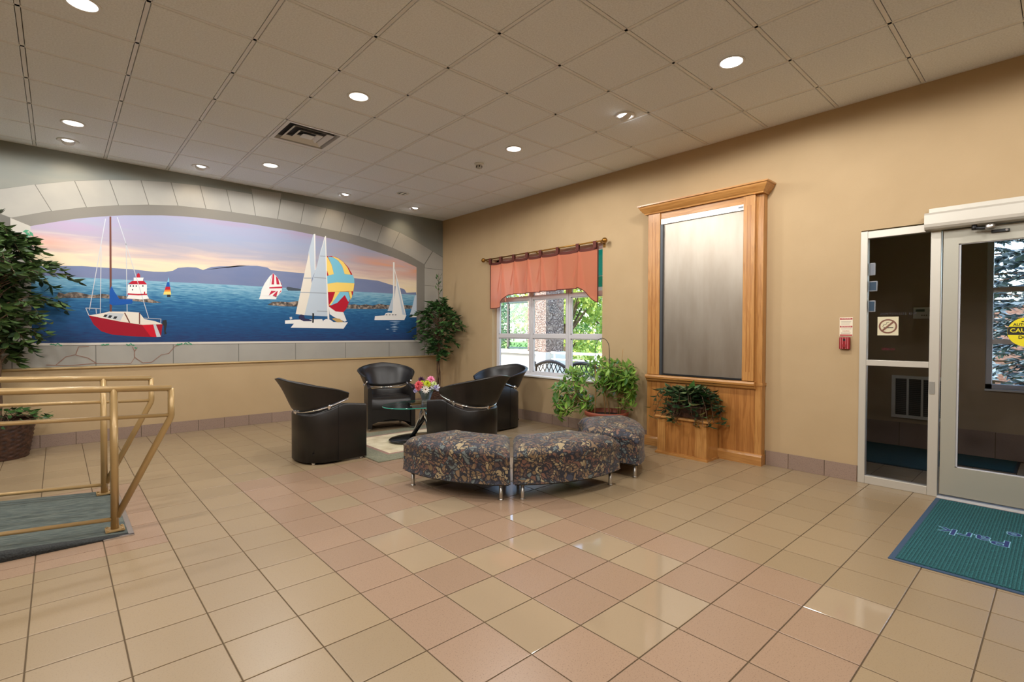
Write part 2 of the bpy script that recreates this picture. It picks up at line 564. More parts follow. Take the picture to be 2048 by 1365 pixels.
PAINT = [
 ('painted_hills','hill',2,[(-5.491,2.042),(-5.053,2.077),(-4.867,2.077),(-4.587,2.081),(-4.365,2.069),(-4.243,2.077),(-4.164,2.099),(-4.108,2.141),(-4.003,2.16),(-3.905,2.164),(-3.829,2.137),(-3.735,2.185),(-3.631,2.204),(-3.415,2.224),(-3.255,2.249),(-3.41,2.236),(-3.163,2.254),(-3.027,2.242),(-2.975,2.21),(-2.725,2.203),(-2.521,2.203),(-2.309,2.215),(-2.15,2.198),(-1.731,2.19),(-1.305,2.179),(-1.14,2.144),(-0.922,2.097),(-0.797,2.061),(-0.759,2.007),(-0.567,2.025),(-0.554,1.939),(-3.569,1.928),(-5.493,1.896)]),
 ('painted_breakwater','rock',4,[(-5.284,1.695),(-5.259,1.76),(-5.209,1.741),(-5.171,1.76),(-5.107,1.772),(-5.055,1.761),(-4.99,1.744),(-4.923,1.748),(-4.869,1.764),(-4.808,1.754),(-4.731,1.749),(-4.632,1.745),(-4.589,1.756),(-4.443,1.737),(-4.353,1.704),(-4.292,1.683),(-4.383,1.675),(-4.59,1.693),(-4.869,1.712),(-5.133,1.699)]),
 ('painted_breakwater','rock',4,[(-3.029,1.704),(-2.959,1.75),(-2.835,1.759),(-2.727,1.754),(-2.616,1.778),(-2.503,1.764),(-2.151,1.779),(-1.818,1.757),(-1.71,1.767),(-1.623,1.756),(-1.511,1.776),(-1.398,1.759),(-1.282,1.791),(-1.14,1.78),(-0.971,1.787),(-0.747,1.791),(-0.559,1.785),(-0.559,1.735),(-1.044,1.718),(-1.511,1.698),(-1.818,1.695),(-2.349,1.702),(-2.836,1.693)]),
 ('painted_breakwater','dark_rock',4,[(-2.767,1.955),(-2.756,1.982),(-2.716,1.98),(-2.553,1.962),(-2.553,1.934),(-2.739,1.927)]),
 ('painted_red_sailboat','boat_red',6,[(-4.998,1.502),(-4.871,1.471),(-4.706,1.435),(-4.482,1.401),(-4.278,1.409),(-4.297,1.251),(-4.356,1.245),(-4.593,1.255),(-4.79,1.278),(-4.886,1.317),(-4.953,1.396)]),
 ('painted_red_sailboat','boat_scarlet',7,[(-4.492,1.397),(-4.377,1.404),(-4.343,1.247),(-4.404,1.251)]),
 ('painted_red_sailboat','grey_white',7,[(-4.377,1.408),(-4.35,1.408),(-4.297,1.249),(-4.343,1.247)]),
 ('painted_red_sailboat','cream',7,[(-4.998,1.502),(-4.871,1.532),(-4.809,1.553),(-4.634,1.557),(-4.518,1.551),(-4.467,1.471),(-4.354,1.445),(-4.275,1.409),(-4.482,1.397),(-4.706,1.435)]),
 ('painted_red_sailboat','grey_white',8,[(-4.871,1.488),(-4.816,1.539),(-4.669,1.532),(-4.705,1.442)]),
 ('painted_red_sailboat','near_black',9,[(-4.867,1.488),(-4.85,1.517),(-4.823,1.514),(-4.84,1.484)]),
 ('painted_red_sailboat','near_black',9,[(-4.823,1.481),(-4.807,1.509),(-4.779,1.506),(-4.796,1.476)]),
 ('painted_red_sailboat','near_black',9,[(-4.775,1.469),(-4.758,1.498),(-4.73,1.495),(-4.747,1.465)]),
 ('painted_red_sailboat','mast_brown',9,[(-4.6564,1.5453),(-4.6074,1.4243),(-4.6186,1.4197),(-4.6676,1.5407)]),
 ('painted_red_sailboat','mast_brown',9,[(-4.509,1.548),(-4.51,1.409),(-4.522,1.409),(-4.521,1.548)]),
 ('painted_red_sailboat','mast_brown',8,[(-4.798,2.694),(-4.781,2.696),(-4.784,1.552),(-4.804,1.552)]),
 ('painted_red_sailboat','cover_blue',9,[(-4.786,1.861),(-4.752,1.783),(-4.711,1.709),(-4.582,1.712),(-4.587,1.657),(-4.647,1.646),(-4.774,1.627),(-4.806,1.648),(-4.803,1.807)]),
 ('painted_red_sailboat','grey_white',8,[(-4.8315,2.6615),(-4.9875,1.5625),(-4.9945,1.5635),(-4.8385,2.6625)]),
 ('painted_red_sailboat','grey_white',8,[(-4.8745,2.3249),(-4.8885,1.5309),(-4.8955,1.5311),(-4.8815,2.3251)]),
 ('painted_red_sailboat','grey_white',8,[(-4.7216,2.6979),(-4.6385,2.3883),(-4.6335,1.557),(-4.6405,1.557),(-4.6455,2.3877),(-4.7284,2.6961)]),
 ('painted_red_sailboat','grey_white',8,[(-4.6386,2.3888),(-4.4186,1.4818),(-4.4254,1.4802),(-4.6454,2.3872)]),
 ('painted_red_sailboat','grey_white',8,[(-5.0239,1.5915),(-4.8839,1.5875),(-4.8841,1.5805),(-5.0241,1.5845)]),
 ('painted_red_sailboat','grey_white',8,[(-5.0207,1.5891),(-4.9927,1.5031),(-4.9993,1.5009),(-5.0273,1.5869)]),
 ('painted_red_sailboat','grey_white',8,[(-4.9275,1.5862),(-4.9245,1.5252),(-4.9315,1.5248),(-4.9345,1.5858)]),
 ('painted_red_sailboat','grey_white',8,[(-4.4668,1.4865),(-4.2928,1.4775),(-4.2932,1.4705),(-4.4672,1.4795)]),
 ('painted_red_sailboat','grey_white',8,[(-4.2925,1.4738),(-4.2955,1.4238),(-4.3025,1.4242),(-4.2995,1.4742)]),
 ('painted_red_sailboat','near_black',7,[(-4.278,1.456),(-4.239,1.466),(-4.231,1.419),(-4.247,1.316),(-4.235,1.288),(-4.26,1.275),(-4.266,1.391),(-4.286,1.409)]),
 ('painted_lighthouse','white',6,[(-4.628,1.889),(-4.527,1.901),(-4.438,1.902),(-4.439,1.778),(-4.528,1.772),(-4.632,1.773)]),
 ('painted_lighthouse','roof_red',7,[(-4.624,1.898),(-4.585,1.937),(-4.468,1.946),(-4.437,1.905),(-4.527,1.899)]),
 ('painted_lighthouse','white',6,[(-4.57,1.979),(-4.471,1.986),(-4.479,1.945),(-4.57,1.938)]),
 ('painted_lighthouse','roof_red',7,[(-4.544,1.983),(-4.537,2.022),(-4.524,2.041),(-4.508,2.024),(-4.504,1.986)]),
 ('painted_lighthouse','white',6,[(-4.636,1.719),(-4.622,1.767),(-4.528,1.769),(-4.439,1.777),(-4.417,1.729),(-4.499,1.712),(-4.564,1.718)]),
 ('painted_lighthouse','roof_red',8,[(-4.6298,1.783),(-4.5283,1.781),(-4.4378,1.789),(-4.4362,1.771),(-4.5277,1.763),(-4.6302,1.765)]),
 ('painted_lighthouse','near_black',8,[(-4.609,1.882),(-4.597,1.882),(-4.597,1.864),(-4.609,1.864)]),
 ('painted_lighthouse','near_black',8,[(-4.58,1.884),(-4.568,1.884),(-4.568,1.866),(-4.58,1.865)]),
 ('painted_lighthouse','near_black',8,[(-4.551,1.885),(-4.539,1.886),(-4.539,1.868),(-4.551,1.867)]),
 ('painted_lighthouse','near_black',8,[(-4.485,1.89),(-4.473,1.891),(-4.473,1.872),(-4.485,1.872)]),
 ('painted_lighthouse','near_black',8,[(-4.588,1.836),(-4.578,1.837),(-4.578,1.821),(-4.588,1.82)]),
 ('painted_lighthouse','roof_red',8,[(-4.468,1.813),(-4.456,1.814),(-4.456,1.787),(-4.469,1.786)]),
 ('painted_striped_dinghy','cyan',6,[(-4.21,2.011),(-4.209,2.011),(-4.204,1.951),(-4.226,1.949)]),
 ('painted_striped_dinghy','cover_blue',6,[(-4.226,1.949),(-4.203,1.951),(-4.197,1.89),(-4.243,1.887)]),
 ('painted_striped_dinghy','roof_red',6,[(-4.243,1.887),(-4.196,1.89),(-4.193,1.853),(-4.253,1.849)]),
 ('painted_striped_dinghy','orange',6,[(-4.253,1.849),(-4.192,1.853),(-4.191,1.829),(-4.259,1.825)]),
 ('painted_striped_dinghy','yellow',6,[(-4.259,1.825),(-4.19,1.83),(-4.186,1.79),(-4.27,1.786)]),
 ('painted_striped_dinghy','near_black',6,[(-4.229,1.788),(-4.194,1.79),(-4.19,1.759),(-4.23,1.757)]),
 ('painted_small_sailboat','white',6,[(-2.966,2.151),(-2.99,2.039),(-3.002,1.927),(-3.003,1.835),(-3.123,1.832),(-3.105,1.921),(-3.062,2.015),(-3.001,2.112)]),
 ('painted_small_sailboat','white',7,[(-2.954,2.167),(-2.905,2.129),(-2.852,2.058),(-2.824,1.975),(-2.835,1.9),(-2.906,1.821),(-3.011,1.838),(-3.002,1.946),(-2.979,2.077)]),
 ('painted_small_sailboat','stripe_red',8,[(-2.954,2.164),(-2.933,2.145),(-2.937,2.005),(-2.972,2.003)]),
 ('painted_small_sailboat','stripe_red',8,[(-2.914,2.133),(-2.879,2.093),(-2.861,2.01),(-2.902,2.008)]),
 ('painted_small_sailboat','stripe_red',8,[(-2.849,2.049),(-2.827,2.009),(-2.842,2.008)]),
 ('painted_small_sailboat','stripe_red',8,[(-3.002,1.96),(-2.824,1.983),(-2.824,1.957),(-3.002,1.942)]),
 ('painted_small_sailboat','stripe_red',8,[(-2.976,1.91),(-2.906,1.911),(-3.011,1.838)]),
 ('painted_small_sailboat','stripe_red',8,[(-2.897,1.911),(-2.885,1.912),(-2.906,1.83),(-2.959,1.841)]),
 ('painted_small_sailboat','stripe_red',8,[(-2.849,1.921),(-2.835,1.918),(-2.874,1.864)]),
 ('painted_small_sailboat','white',7,[(-3.14,1.782),(-3.123,1.832),(-2.897,1.831),(-2.91,1.793)]),
 ('painted_catamaran','sail_grey',6,[(-2.37,2.807),(-2.343,2.811),(-2.341,2.252),(-2.396,2.113),(-2.432,2.134),(-2.443,2.524)]),
 ('painted_catamaran','white',7,[(-2.358,2.813),(-2.339,2.815),(-2.337,2.265),(-2.349,2.264)]),
 ('painted_catamaran','cream',7,[(-2.434,2.525),(-2.41,2.258),(-2.396,2.064),(-2.427,1.89),(-2.506,1.57),(-2.634,1.585),(-2.565,1.907),(-2.498,2.227)]),
 ('painted_catamaran','sail_grey',8,[(-2.19,2.794),(-2.174,2.796),(-2.166,2.205),(-2.149,1.561),(-2.506,1.57),(-2.427,1.89),(-2.396,2.064),(-2.372,2.151),(-2.31,2.353),(-2.26,2.569)]),
 ('painted_catamaran','white',9,[(-2.199,2.781),(-2.184,2.801),(-2.222,2.66),(-2.272,2.481)]),
 ('painted_catamaran','white',10,[(-2.188,2.803),(-2.174,2.805),(-2.16,2.205),(-2.124,1.511),(-2.152,1.511),(-2.175,2.204)]),
 ('painted_catamaran','batten',9,[(-2.5104,2.135),(-2.3964,2.143),(-2.3956,2.131),(-2.5096,2.123)]),
 ('painted_catamaran','batten',9,[(-2.359,2.158),(-2.167,2.158),(-2.167,2.146),(-2.359,2.146)]),
 ('painted_catamaran','batten',9,[(-2.5651,1.919),(-2.1611,1.926),(-2.1609,1.914),(-2.5649,1.907)]),
 ('painted_catamaran','batten',9,[(-2.318,1.643),(-2.155,1.644),(-2.155,1.632),(-2.318,1.631)]),
 ('painted_catamaran','batten',9,[(-2.2664,2.493),(-2.1704,2.5),(-2.1696,2.488),(-2.2656,2.481)]),
 ('painted_catamaran','roof_red',8,[(-2.159,2.499),(-2.083,2.507),(-1.993,2.491),(-1.901,2.437),(-1.821,2.361),(-1.754,2.257),(-1.72,2.162),(-1.713,2.072),(-1.741,1.928),(-1.795,1.821),(-1.849,1.69),(-1.9,1.631),(-1.942,1.623),(-2.02,1.64),(-2.085,1.676),(-2.136,1.724),(-2.155,1.843),(-2.16,2.155)]),
 ('painted_catamaran','yellow',9,[(-2.17,2.491),(-2.147,2.475),(-2.09,2.374),(-2.051,2.226),(-2.135,2.201),(-2.166,2.292)]),
 ('painted_catamaran','cyan',9,[(-2.147,2.494),(-2.07,2.489),(-1.98,2.448),(-1.914,2.365),(-1.875,2.241),(-1.74,2.239),(-1.716,2.176),(-1.713,2.105),(-2.006,2.101),(-2.163,2.065),(-2.17,2.186),(-2.051,2.226),(-2.083,2.362)]),
 ('painted_catamaran','yellow',9,[(-2.083,2.503),(-1.993,2.487),(-1.901,2.433),(-1.828,2.347),(-1.774,2.242),(-1.875,2.238),(-1.914,2.359),(-1.98,2.442)]),
 ('painted_catamaran','yellow',9,[(-2.16,2.065),(-2.006,2.101),(-1.713,2.107),(-1.719,2.059),(-1.732,1.977),(-2.161,1.94)]),
 ('painted_catamaran','yellow',9,[(-2.03,1.95),(-1.941,1.955),(-1.994,1.85),(-2.072,1.758),(-2.138,1.724),(-2.078,1.809)]),
 ('painted_catamaran','cyan',10,[(-1.954,1.954),(-1.808,1.963),(-1.781,1.861),(-1.815,1.801),(-1.875,1.908),(-1.994,1.781),(-2.11,1.729)]),
 ('painted_catamaran','yellow',10,[(-1.815,1.965),(-1.765,1.972),(-1.752,1.888),(-1.779,1.835)]),
 ('painted_catamaran','white',9,[(-2.136,1.718),(-2.02,1.64),(-1.9,1.635),(-1.843,1.498),(-1.876,1.484),(-1.981,1.527),(-2.046,1.551),(-2.121,1.599)]),
 ('painted_catamaran','tan',10,[(-2.085,1.525),(-2.046,1.538),(-1.955,1.527),(-1.896,1.477),(-1.995,1.469)]),
 ('painted_catamaran','white',7,[(-2.786,1.486),(-2.648,1.5),(-2.237,1.515),(-2.212,1.466),(-2.636,1.441),(-2.786,1.438)]),
 ('painted_catamaran','white',10,[(-2.636,1.471),(-2.225,1.465),(-2.212,1.503),(-2.174,1.519),(-2.111,1.511),(-2.06,1.475),(-1.822,1.475),(-1.896,1.371),(-2.706,1.38)]),
 ('painted_catamaran','boat_navy',11,[(-2.595,1.544),(-2.56,1.581),(-2.512,1.57),(-2.5,1.522),(-2.398,1.499),(-2.398,1.481),(-2.518,1.479),(-2.578,1.508)]),
 ('painted_catamaran','near_black',11,[(-2.388,1.604),(-2.361,1.601),(-2.361,1.543),(-2.367,1.457),(-2.392,1.457),(-2.388,1.536)]),
 ('painted_catamaran','grey_white',11,[(-2.723,1.535),(-2.688,1.541),(-2.683,1.506),(-2.717,1.499)]),
 ('painted_yacht','sail_grey',6,[(-1.019,1.95),(-1.013,1.684),(-1.124,1.676),(-1.078,1.788)]),
 ('painted_yacht','white',7,[(-0.959,2.241),(-0.912,2.137),(-0.851,1.905),(-0.778,1.616),(-0.888,1.619),(-1.042,1.646),(-0.995,1.834)]),
 ('painted_yacht','sail_grey',8,[(-0.959,2.241),(-0.942,2.221),(-0.9,2.053),(-0.839,1.798),(-0.778,1.616),(-0.839,1.625),(-0.888,1.882),(-0.942,2.114)]),
 ('painted_yacht','white',9,[(-0.99,2.513),(-0.992,1.642),(-1.022,1.642),(-1.02,2.513)]),
 ('painted_yacht','white',9,[(-0.9883,2.405),(-0.8813,2.0549),(-0.7712,1.6237),(-0.7848,1.6203),(-0.8947,2.0511),(-1.0017,2.401)]),
 ('painted_yacht','white',8,[(-1.353,1.586),(-1.182,1.6),(-1.159,1.638),(-1.113,1.65),(-0.936,1.639),(-0.876,1.619),(-0.76,1.617),(-0.803,1.531),(-1.364,1.52)]),
 ('painted_yacht','near_black',9,[(-1.156,1.617),(-1.125,1.618),(-1.125,1.605),(-1.16,1.604)]),
 ('painted_yacht','near_black',9,[(-1.098,1.618),(-1.067,1.619),(-1.067,1.606),(-1.102,1.606)]),
 ('painted_yacht','near_black',9,[(-1.039,1.62),(-1.008,1.621),(-1.008,1.608),(-1.044,1.607)]),
 ('painted_yacht','near_black',9,[(-0.986,1.621),(-0.955,1.622),(-0.955,1.609),(-0.99,1.608)]),
 ('painted_yacht','sail_grey',6,[(-0.592,1.961),(-0.556,1.985),(-0.556,1.633),(-0.694,1.624),(-0.642,1.773)]),
 ('painted_yacht','white',6,[(-0.694,1.602),(-0.592,1.621),(-0.556,1.617),(-0.556,1.584),(-0.689,1.58)]),
 ('painted_reflection','ripple',5,[(-1.101,1.502),(-0.983,1.51),(-0.863,1.506),(-0.983,1.496)]),
 ('painted_reflection','ripple',5,[(-1.031,1.477),(-0.96,1.483),(-0.888,1.479),(-0.96,1.469)]),
 ('painted_reflection','ripple',5,[(-1.078,1.45),(-1.001,1.456),(-0.924,1.452),(-1.001,1.442)]),
 ('painted_reflection','ripple',5,[(-1.043,1.418),(-0.989,1.424),(-0.936,1.419),(-0.989,1.41)]),
 ('painted_reflection','ripple',5,[(-1.078,1.402),(-0.989,1.408),(-0.9,1.404),(-0.989,1.394)]),
 ('painted_reflection','ripple',5,[(-1.054,1.37),(-0.989,1.376),(-0.924,1.371),(-0.989,1.362)]),
 ('painted_reflection','ripple',5,[(-1.031,1.339),(-0.995,1.344),(-0.96,1.339),(-0.995,1.33)]),
 ('painted_reflection','ripple',5,[(-1.159,1.37),(-1.124,1.375),(-1.089,1.37),(-1.124,1.361)]),
 ('painted_vine','vine',12,[(-5.2896,0.9314),(-5.204,1.0239),(-5.1185,1.0465),(-5.0932,1.1357),(-4.9982,1.1415),(-4.9978,1.1345),(-5.0888,1.1303),(-5.1135,1.0415),(-5.2,1.0181),(-5.2844,0.9266)]),
 ('painted_vine','vine',12,[(-5.1149,1.0413),(-5.0073,1.0051),(-4.9277,0.9377),(-4.9323,0.9323),(-5.0107,0.9989),(-5.1171,1.0347)]),
 ('painted_vine','vine',12,[(-5.3697,0.9365),(-5.165,0.9215),(-4.95,0.9385),(-4.6065,0.9235),(-4.5714,0.9899),(-4.5705,1.0695),(-4.5922,1.1237),(-4.5858,1.1263),(-4.5635,1.0705),(-4.5646,0.9881),(-4.6055,0.9165),(-4.95,0.9315),(-5.165,0.9145),(-5.3703,0.9295)]),
 ('painted_vine','vine',12,[(-4.5657,0.9986),(-4.4847,0.9273),(-4.3976,0.9311),(-4.2948,1.025),(-4.2191,1.0368),(-4.1533,1.1276),(-4.0922,1.1493),(-4.0898,1.1427),(-4.1487,1.1224),(-4.2149,1.0312),(-4.2912,1.019),(-4.3944,0.9249),(-4.4873,0.9207),(-4.5703,0.9934)]),
 ('painted_vine','vine',12,[(-4.57,1.0717),(-4.543,1.1187),(-4.537,1.1153),(-4.564,1.0683)]),
 ('painted_vine','vine_green',13,[(-5.341,1.164),(-5.326,1.175),(-5.311,1.166),(-5.326,1.156)]),
 ('painted_vine','vine_green',13,[(-5.324,1.16),(-5.309,1.173),(-5.295,1.165),(-5.309,1.154)]),
 ('painted_vine','vine_green',13,[(-5.307,1.169),(-5.293,1.168),(-5.278,1.147),(-5.293,1.149)]),
 ('painted_vine','vine_green',13,[(-5.291,1.16),(-5.276,1.178),(-5.261,1.177),(-5.276,1.16)]),
 ('painted_vine','vine_green',13,[(-5.274,1.171),(-5.259,1.174),(-5.244,1.157),(-5.259,1.155)]),
 ('painted_vine','vine_green',13,[(-5.257,1.152),(-5.242,1.161),(-5.228,1.15),(-5.243,1.142)]),
 ('painted_vine','vine_green',13,[(-4.895,1.152),(-4.878,1.161),(-4.862,1.15),(-4.878,1.142)]),
 ('painted_vine','vine_green',13,[(-4.876,1.164),(-4.86,1.165),(-4.844,1.145),(-4.86,1.145)]),
 ('painted_vine','vine_green',13,[(-4.858,1.145),(-4.842,1.165),(-4.825,1.164),(-4.842,1.145)]),
 ('painted_vine','vine_green',13,[(-4.84,1.15),(-4.823,1.167),(-4.807,1.162),(-4.823,1.147)]),
 ('painted_vine','vine_green',13,[(-4.655,1.163),(-4.638,1.162),(-4.621,1.139),(-4.638,1.141)]),
 ('painted_vine','vine_green',13,[(-4.636,1.147),(-4.619,1.16),(-4.601,1.151),(-4.619,1.139)]),
 ('painted_vine','vine_green',13,[(-4.616,1.17),(-4.599,1.168),(-4.582,1.144),(-4.599,1.148)]),
 ('painted_vine','vine_green',13,[(-4.597,1.147),(-4.58,1.157),(-4.562,1.145),(-4.58,1.137)]),
 ('painted_vine','vine_green',13,[(-4.143,1.137),(-4.123,1.159),(-4.104,1.158),(-4.124,1.137)]),
 ('painted_vine','vine_green',13,[(-4.121,1.135),(-4.102,1.159),(-4.083,1.159),(-4.102,1.137)]),
 ('painted_vine','vine_green',13,[(-4.1,1.145),(-4.08,1.165),(-4.061,1.162),(-4.08,1.143)]),
 ('painted_vine','vine_green',13,[(-4.057,1.149),(-4.038,1.173),(-4.018,1.174),(-4.038,1.152)]),
 ('painted_vine','vine_green',13,[(-4.035,1.165),(-4.016,1.164),(-3.996,1.141),(-4.016,1.143)]),
 ('painted_vine','vine_green',13,[(-4.013,1.176),(-3.994,1.179),(-3.974,1.159),(-3.994,1.157)]),
 ('painted_vine','vine_green',13,[(-3.991,1.153),(-3.972,1.162),(-3.952,1.148),(-3.972,1.14)]),
 ('painted_vine','vine_green',13,[(-4.572,1.115),(-4.555,1.121),(-4.537,1.104),(-4.555,1.1)]),
 ('painted_vine','vine_green',13,[(-5.547,2.408),(-5.523,2.434),(-5.494,2.431),(-5.518,2.405)]),
 ('painted_vine','vine_green',13,[(-5.494,2.423),(-5.467,2.404),(-5.459,2.363),(-5.486,2.382)]),
 ('painted_vine','vine_green',13,[(-5.529,2.41),(-5.499,2.403),(-5.483,2.368),(-5.513,2.375)]),
 ('painted_vine','vine_green',13,[(-5.559,2.326),(-5.535,2.352),(-5.507,2.349),(-5.531,2.323)]),
 ('painted_vine','vine_green',13,[(-5.559,2.342),(-5.532,2.323),(-5.525,2.282),(-5.551,2.301)]),
 ('painted_vine','vine_green',13,[(-5.541,2.385),(-5.511,2.377),(-5.495,2.342),(-5.525,2.35)]),
 ('painted_vine','vine_green',13,[(-5.525,2.25),(-5.501,2.275),(-5.472,2.272),(-5.496,2.247)]),
 ('painted_vine','vine_green',13,[(-5.57,2.324),(-5.544,2.305),(-5.536,2.264),(-5.563,2.284)]),
]

# ================================================================ THE ROOM
XL, YF = -10.2, -12.2        # left and rear limits of the lobby
T = 0.3065                   # floor tile module
FX, FY = -4.1514, -5.3614    # a floor joint crossing

# ---- floor: grout bed with tiles as pieces
m = MB().box(XL, 0.0, YF, 0.0, -0.12, -0.003)
floor = struct(m.build('floor', M['grout']))
SMOOTH = {(1, 1), (1, 2), (2, 0), (3, 0), (4, 1), (4, 2), (3, 3), (2, 3), (1, -1), (1, -2), (2, -3), (3, -3), (4, -1), (5, 5), (2, -7), (1, -5), (4, -5), (3, -6)}
J = 0.0028                   # half joint


def tile_kind(i, j, xm, ym):
    if 0 <= i < 6 and -8 <= j < 6:
        return 'tile_smooth' if (i, j) in SMOOTH else 'tile_pink'
    if xm < -4.764 and -3.975 < ym < -2.296:
        return 'tile_pink'
    return 'tile_beige'


def tile_mesh(name, w, d, mat):
    b = 0.0022
    x, y = w/2-J, d/2-J
    v = [(-x, -y, -0.003), (x, -y, -0.003), (x, y, -0.003), (-x, y, -0.003), (-x, -y, -b*0.4), (x, -y, -b*0.4), (x, y, -b*0.4), (-x, y, -b*0.4),
         (-x+b, -y+b, 0), (x-b, -y+b, 0), (x-b, y-b, 0), (-x+b, y-b, 0)]
    fs = []
    for o in (0, 4):
        for k in range(4):
            fs.append((o+k, o+(k+1) % 4, o+4+(k+1) % 4, o+4+k))
    fs.append((8, 9, 10, 11))
    return MB().add(v, fs).mesh(name, mat)


rng = random.Random(5)
TILE_ME = {}
tiles = []
for i in range(-9, 14):
    for j in range(-18, 11):
        x0, x1 = FX+i*T, min(FX+(i+1)*T, 0.0)
        y1, y0 = min(FY-j*T, 0.0), FY-(j+1)*T
        parts = [(y0, y1)]
        if x1 < -4.70 and y0 < -3.975 < y1:      # the row cut for the border round the ramp
            parts = [(y0, -3.975), (-3.975, y1)]
        for a, b in parts:
            xm, ym = (x0+x1)/2, (a+b)/2
            tiles.append((shown_size((xm, ym, 0), 0.3), xm, ym, x1-x0, b-a, tile_kind(i, j, xm, ym)))
tiles.sort(key=lambda t: -t[0])
rest = MB()
rest_idx = {'tile_beige': 0, 'tile_pink': 1, 'tile_smooth': 2}
for n, (s, xm, ym, w, d, kind) in enumerate(tiles):
    key = (round(w, 3), round(d, 3), kind)
    if key not in TILE_ME:
        TILE_ME[key] = tile_mesh('floor_tile', w, d, M[kind])
    tx, ty = rng.uniform(-0.0006, 0.0006), rng.uniform(-0.0006, 0.0006)
    if n < 298 and s > 0:
        o = link_mesh('floor_tile', TILE_ME[key], floor, (xm, ym, 0.0))
        o.rotation_euler = (tx, ty, 0)
    else:
        me = TILE_ME[key]
        rest.add([(v.co.x+xm, v.co.y+ym, v.co.z+v.co.x*-ty+v.co.y*tx) for v in me.vertices], [tuple(p.vertices) for p in me.polygons], rest_idx[kind])
o = rest.build('floor_tiling', [M['tile_beige'], M['tile_pink'], M['tile_smooth']], floor, fix=False)
o['kind'] = 'stuff'

# ---- walls
m = MB().box(XL-0.2, 0.2, 0.0, 0.2, -0.12, H+0.25)
wall_back = struct(m.build('wall_back', M['wall_grey']))
m = MB().box(XL, 0.0, -0.004, 0.0, 0.0, 0.885)
MB.build(m, 'wall_back_lower', M['wall_tan'], wall_back)

WY0, WY1, WZ0, WZ1 = -3.66, -1.42, 0.675, 2.50        # window opening
DY0, DY1, DZ1 = -8.65, -6.50, 2.225                   # entrance opening
m = MB()
m.box(0, 0.2, WY1, 0.0, -0.12, H+0.25)
m.box(0, 0.2, DY1, WY0, -0.12, H+0.25)
m.box(0, 0.2, WY0, WY1, -0.12, WZ0)
m.box(0, 0.2, WY0, WY1, WZ1, H+0.25)
m.box(0, 0.2, DY0, DY1, DZ1, H+0.25)
m.box(0, 0.2, YF-0.2, DY0, -0.12, H+0.25)
m.box(0, 0.2, DY0, DY1, -0.12, -0.001)
wall_right = struct(m.build('wall_right', M['wall_tan']))
# left and front walls of the lobby, behind the photographer
m = MB().box(XL-0.2, XL, YF, 0, -0.12, H+0.05)
wall_left = struct(m.build('wall_left', M['wall_tan']))
m = MB().box(XL-0.2, 0, YF-0.2, YF, -0.12, H+0.05)
wall_front = struct(m.build('wall_front', M['wall_tan']))

# ---- ceiling: slab, T-bar grid, tiles
CX0, CY0, CT = -5.444, 0.4052, 0.61
m = MB().box(XL-0.2, 0.2, YF-0.2, 0.2, H+0.06, H+0.25)
ceiling = struct(m.build('ceiling', M['plenum']))
A0, A1, K0, K1 = -3, 8, 0, 15


def tbar(x0, x1, y0, y1):
    return MB().box(x0, x1, y0, y1, H+0.003, H+0.02)


for a in range(A0, A1+1):
    x = CX0+a*CT
    tbar(x-0.012, x+0.012, CY0-CT*K1, 0.0).build('grid_runner', M['tbar'], ceiling)
for k in range(K0+1, K1+1):
    y = CY0-k*CT
    tbar(CX0+A0*CT, 0.0, y-0.012, y+0.012).build('grid_runner', M['tbar'], ceiling)
MB().box(-0.022, 0.0, CY0-CT*K1, 0, H+0.001, H+0.012).build('wall_angle', M['tbar'], ceiling)
MB().box(CX0+A0*CT, 0, -0.022, 0.0, H+0.001, H+0.012).build('wall_angle', M['tbar'], ceiling)
CT_ME = {}
VENT = (3, 4)
for a in range(A0, A1+1):
    for k in range(K0, K1):
        if (a, k) == VENT:
            continue
        x0, x1 = CX0+a*CT, min(CX0+(a+1)*CT, 0.0)
        y1, y0 = min(CY0-k*CT, 0.0), CY0-(k+1)*CT
        g = 0.0165
        xa, xb = x0+g, (x1-g if x1 < 0 else x1-0.024)
        ya, yb = y0+g, (y1-g if y1 < 0 else y1-0.024)
        key = (round(xb-xa, 3), round(yb-ya, 3))
        if key not in CT_ME:
            w, d = key[0]/2, key[1]/2
            c = 0.004
            v = [(-w, -d, 0.02), (w, -d, 0.02), (w, d, 0.02), (-w, d, 0.02), (-w, -d, c), (w, -d, c), (w, d, c), (-w, d, c),
                 (-w+c, -d+c, 0), (w-c, -d+c, 0), (w-c, d-c, 0), (-w+c, d-c, 0)]
            fs = []
            for o_ in (0, 4):
                for q in range(4):
                    fs.append((o_+q, o_+4+q, o_+4+(q+1) % 4, o_+(q+1) % 4))
            fs.append((11, 10, 9, 8))
            CT_ME[key] = MB().add(v, fs).mesh('ceiling_tile', M['ceiling_tile'])
        link_mesh('ceiling_tile', CT_ME[key], ceiling, ((xa+xb)/2, (ya+yb)/2, H))
# plain ceiling over the rest of the lobby
m = MB().box(XL, CX0+A0*CT-0.012, YF, 0.0, H, H+0.03)
m.box(CX0+A0*CT-0.012, 0.0, YF, CY0-CT*K1-0.012, H, H+0.03)
m.build('plain_ceiling', M['ceiling_tile'], ceiling)

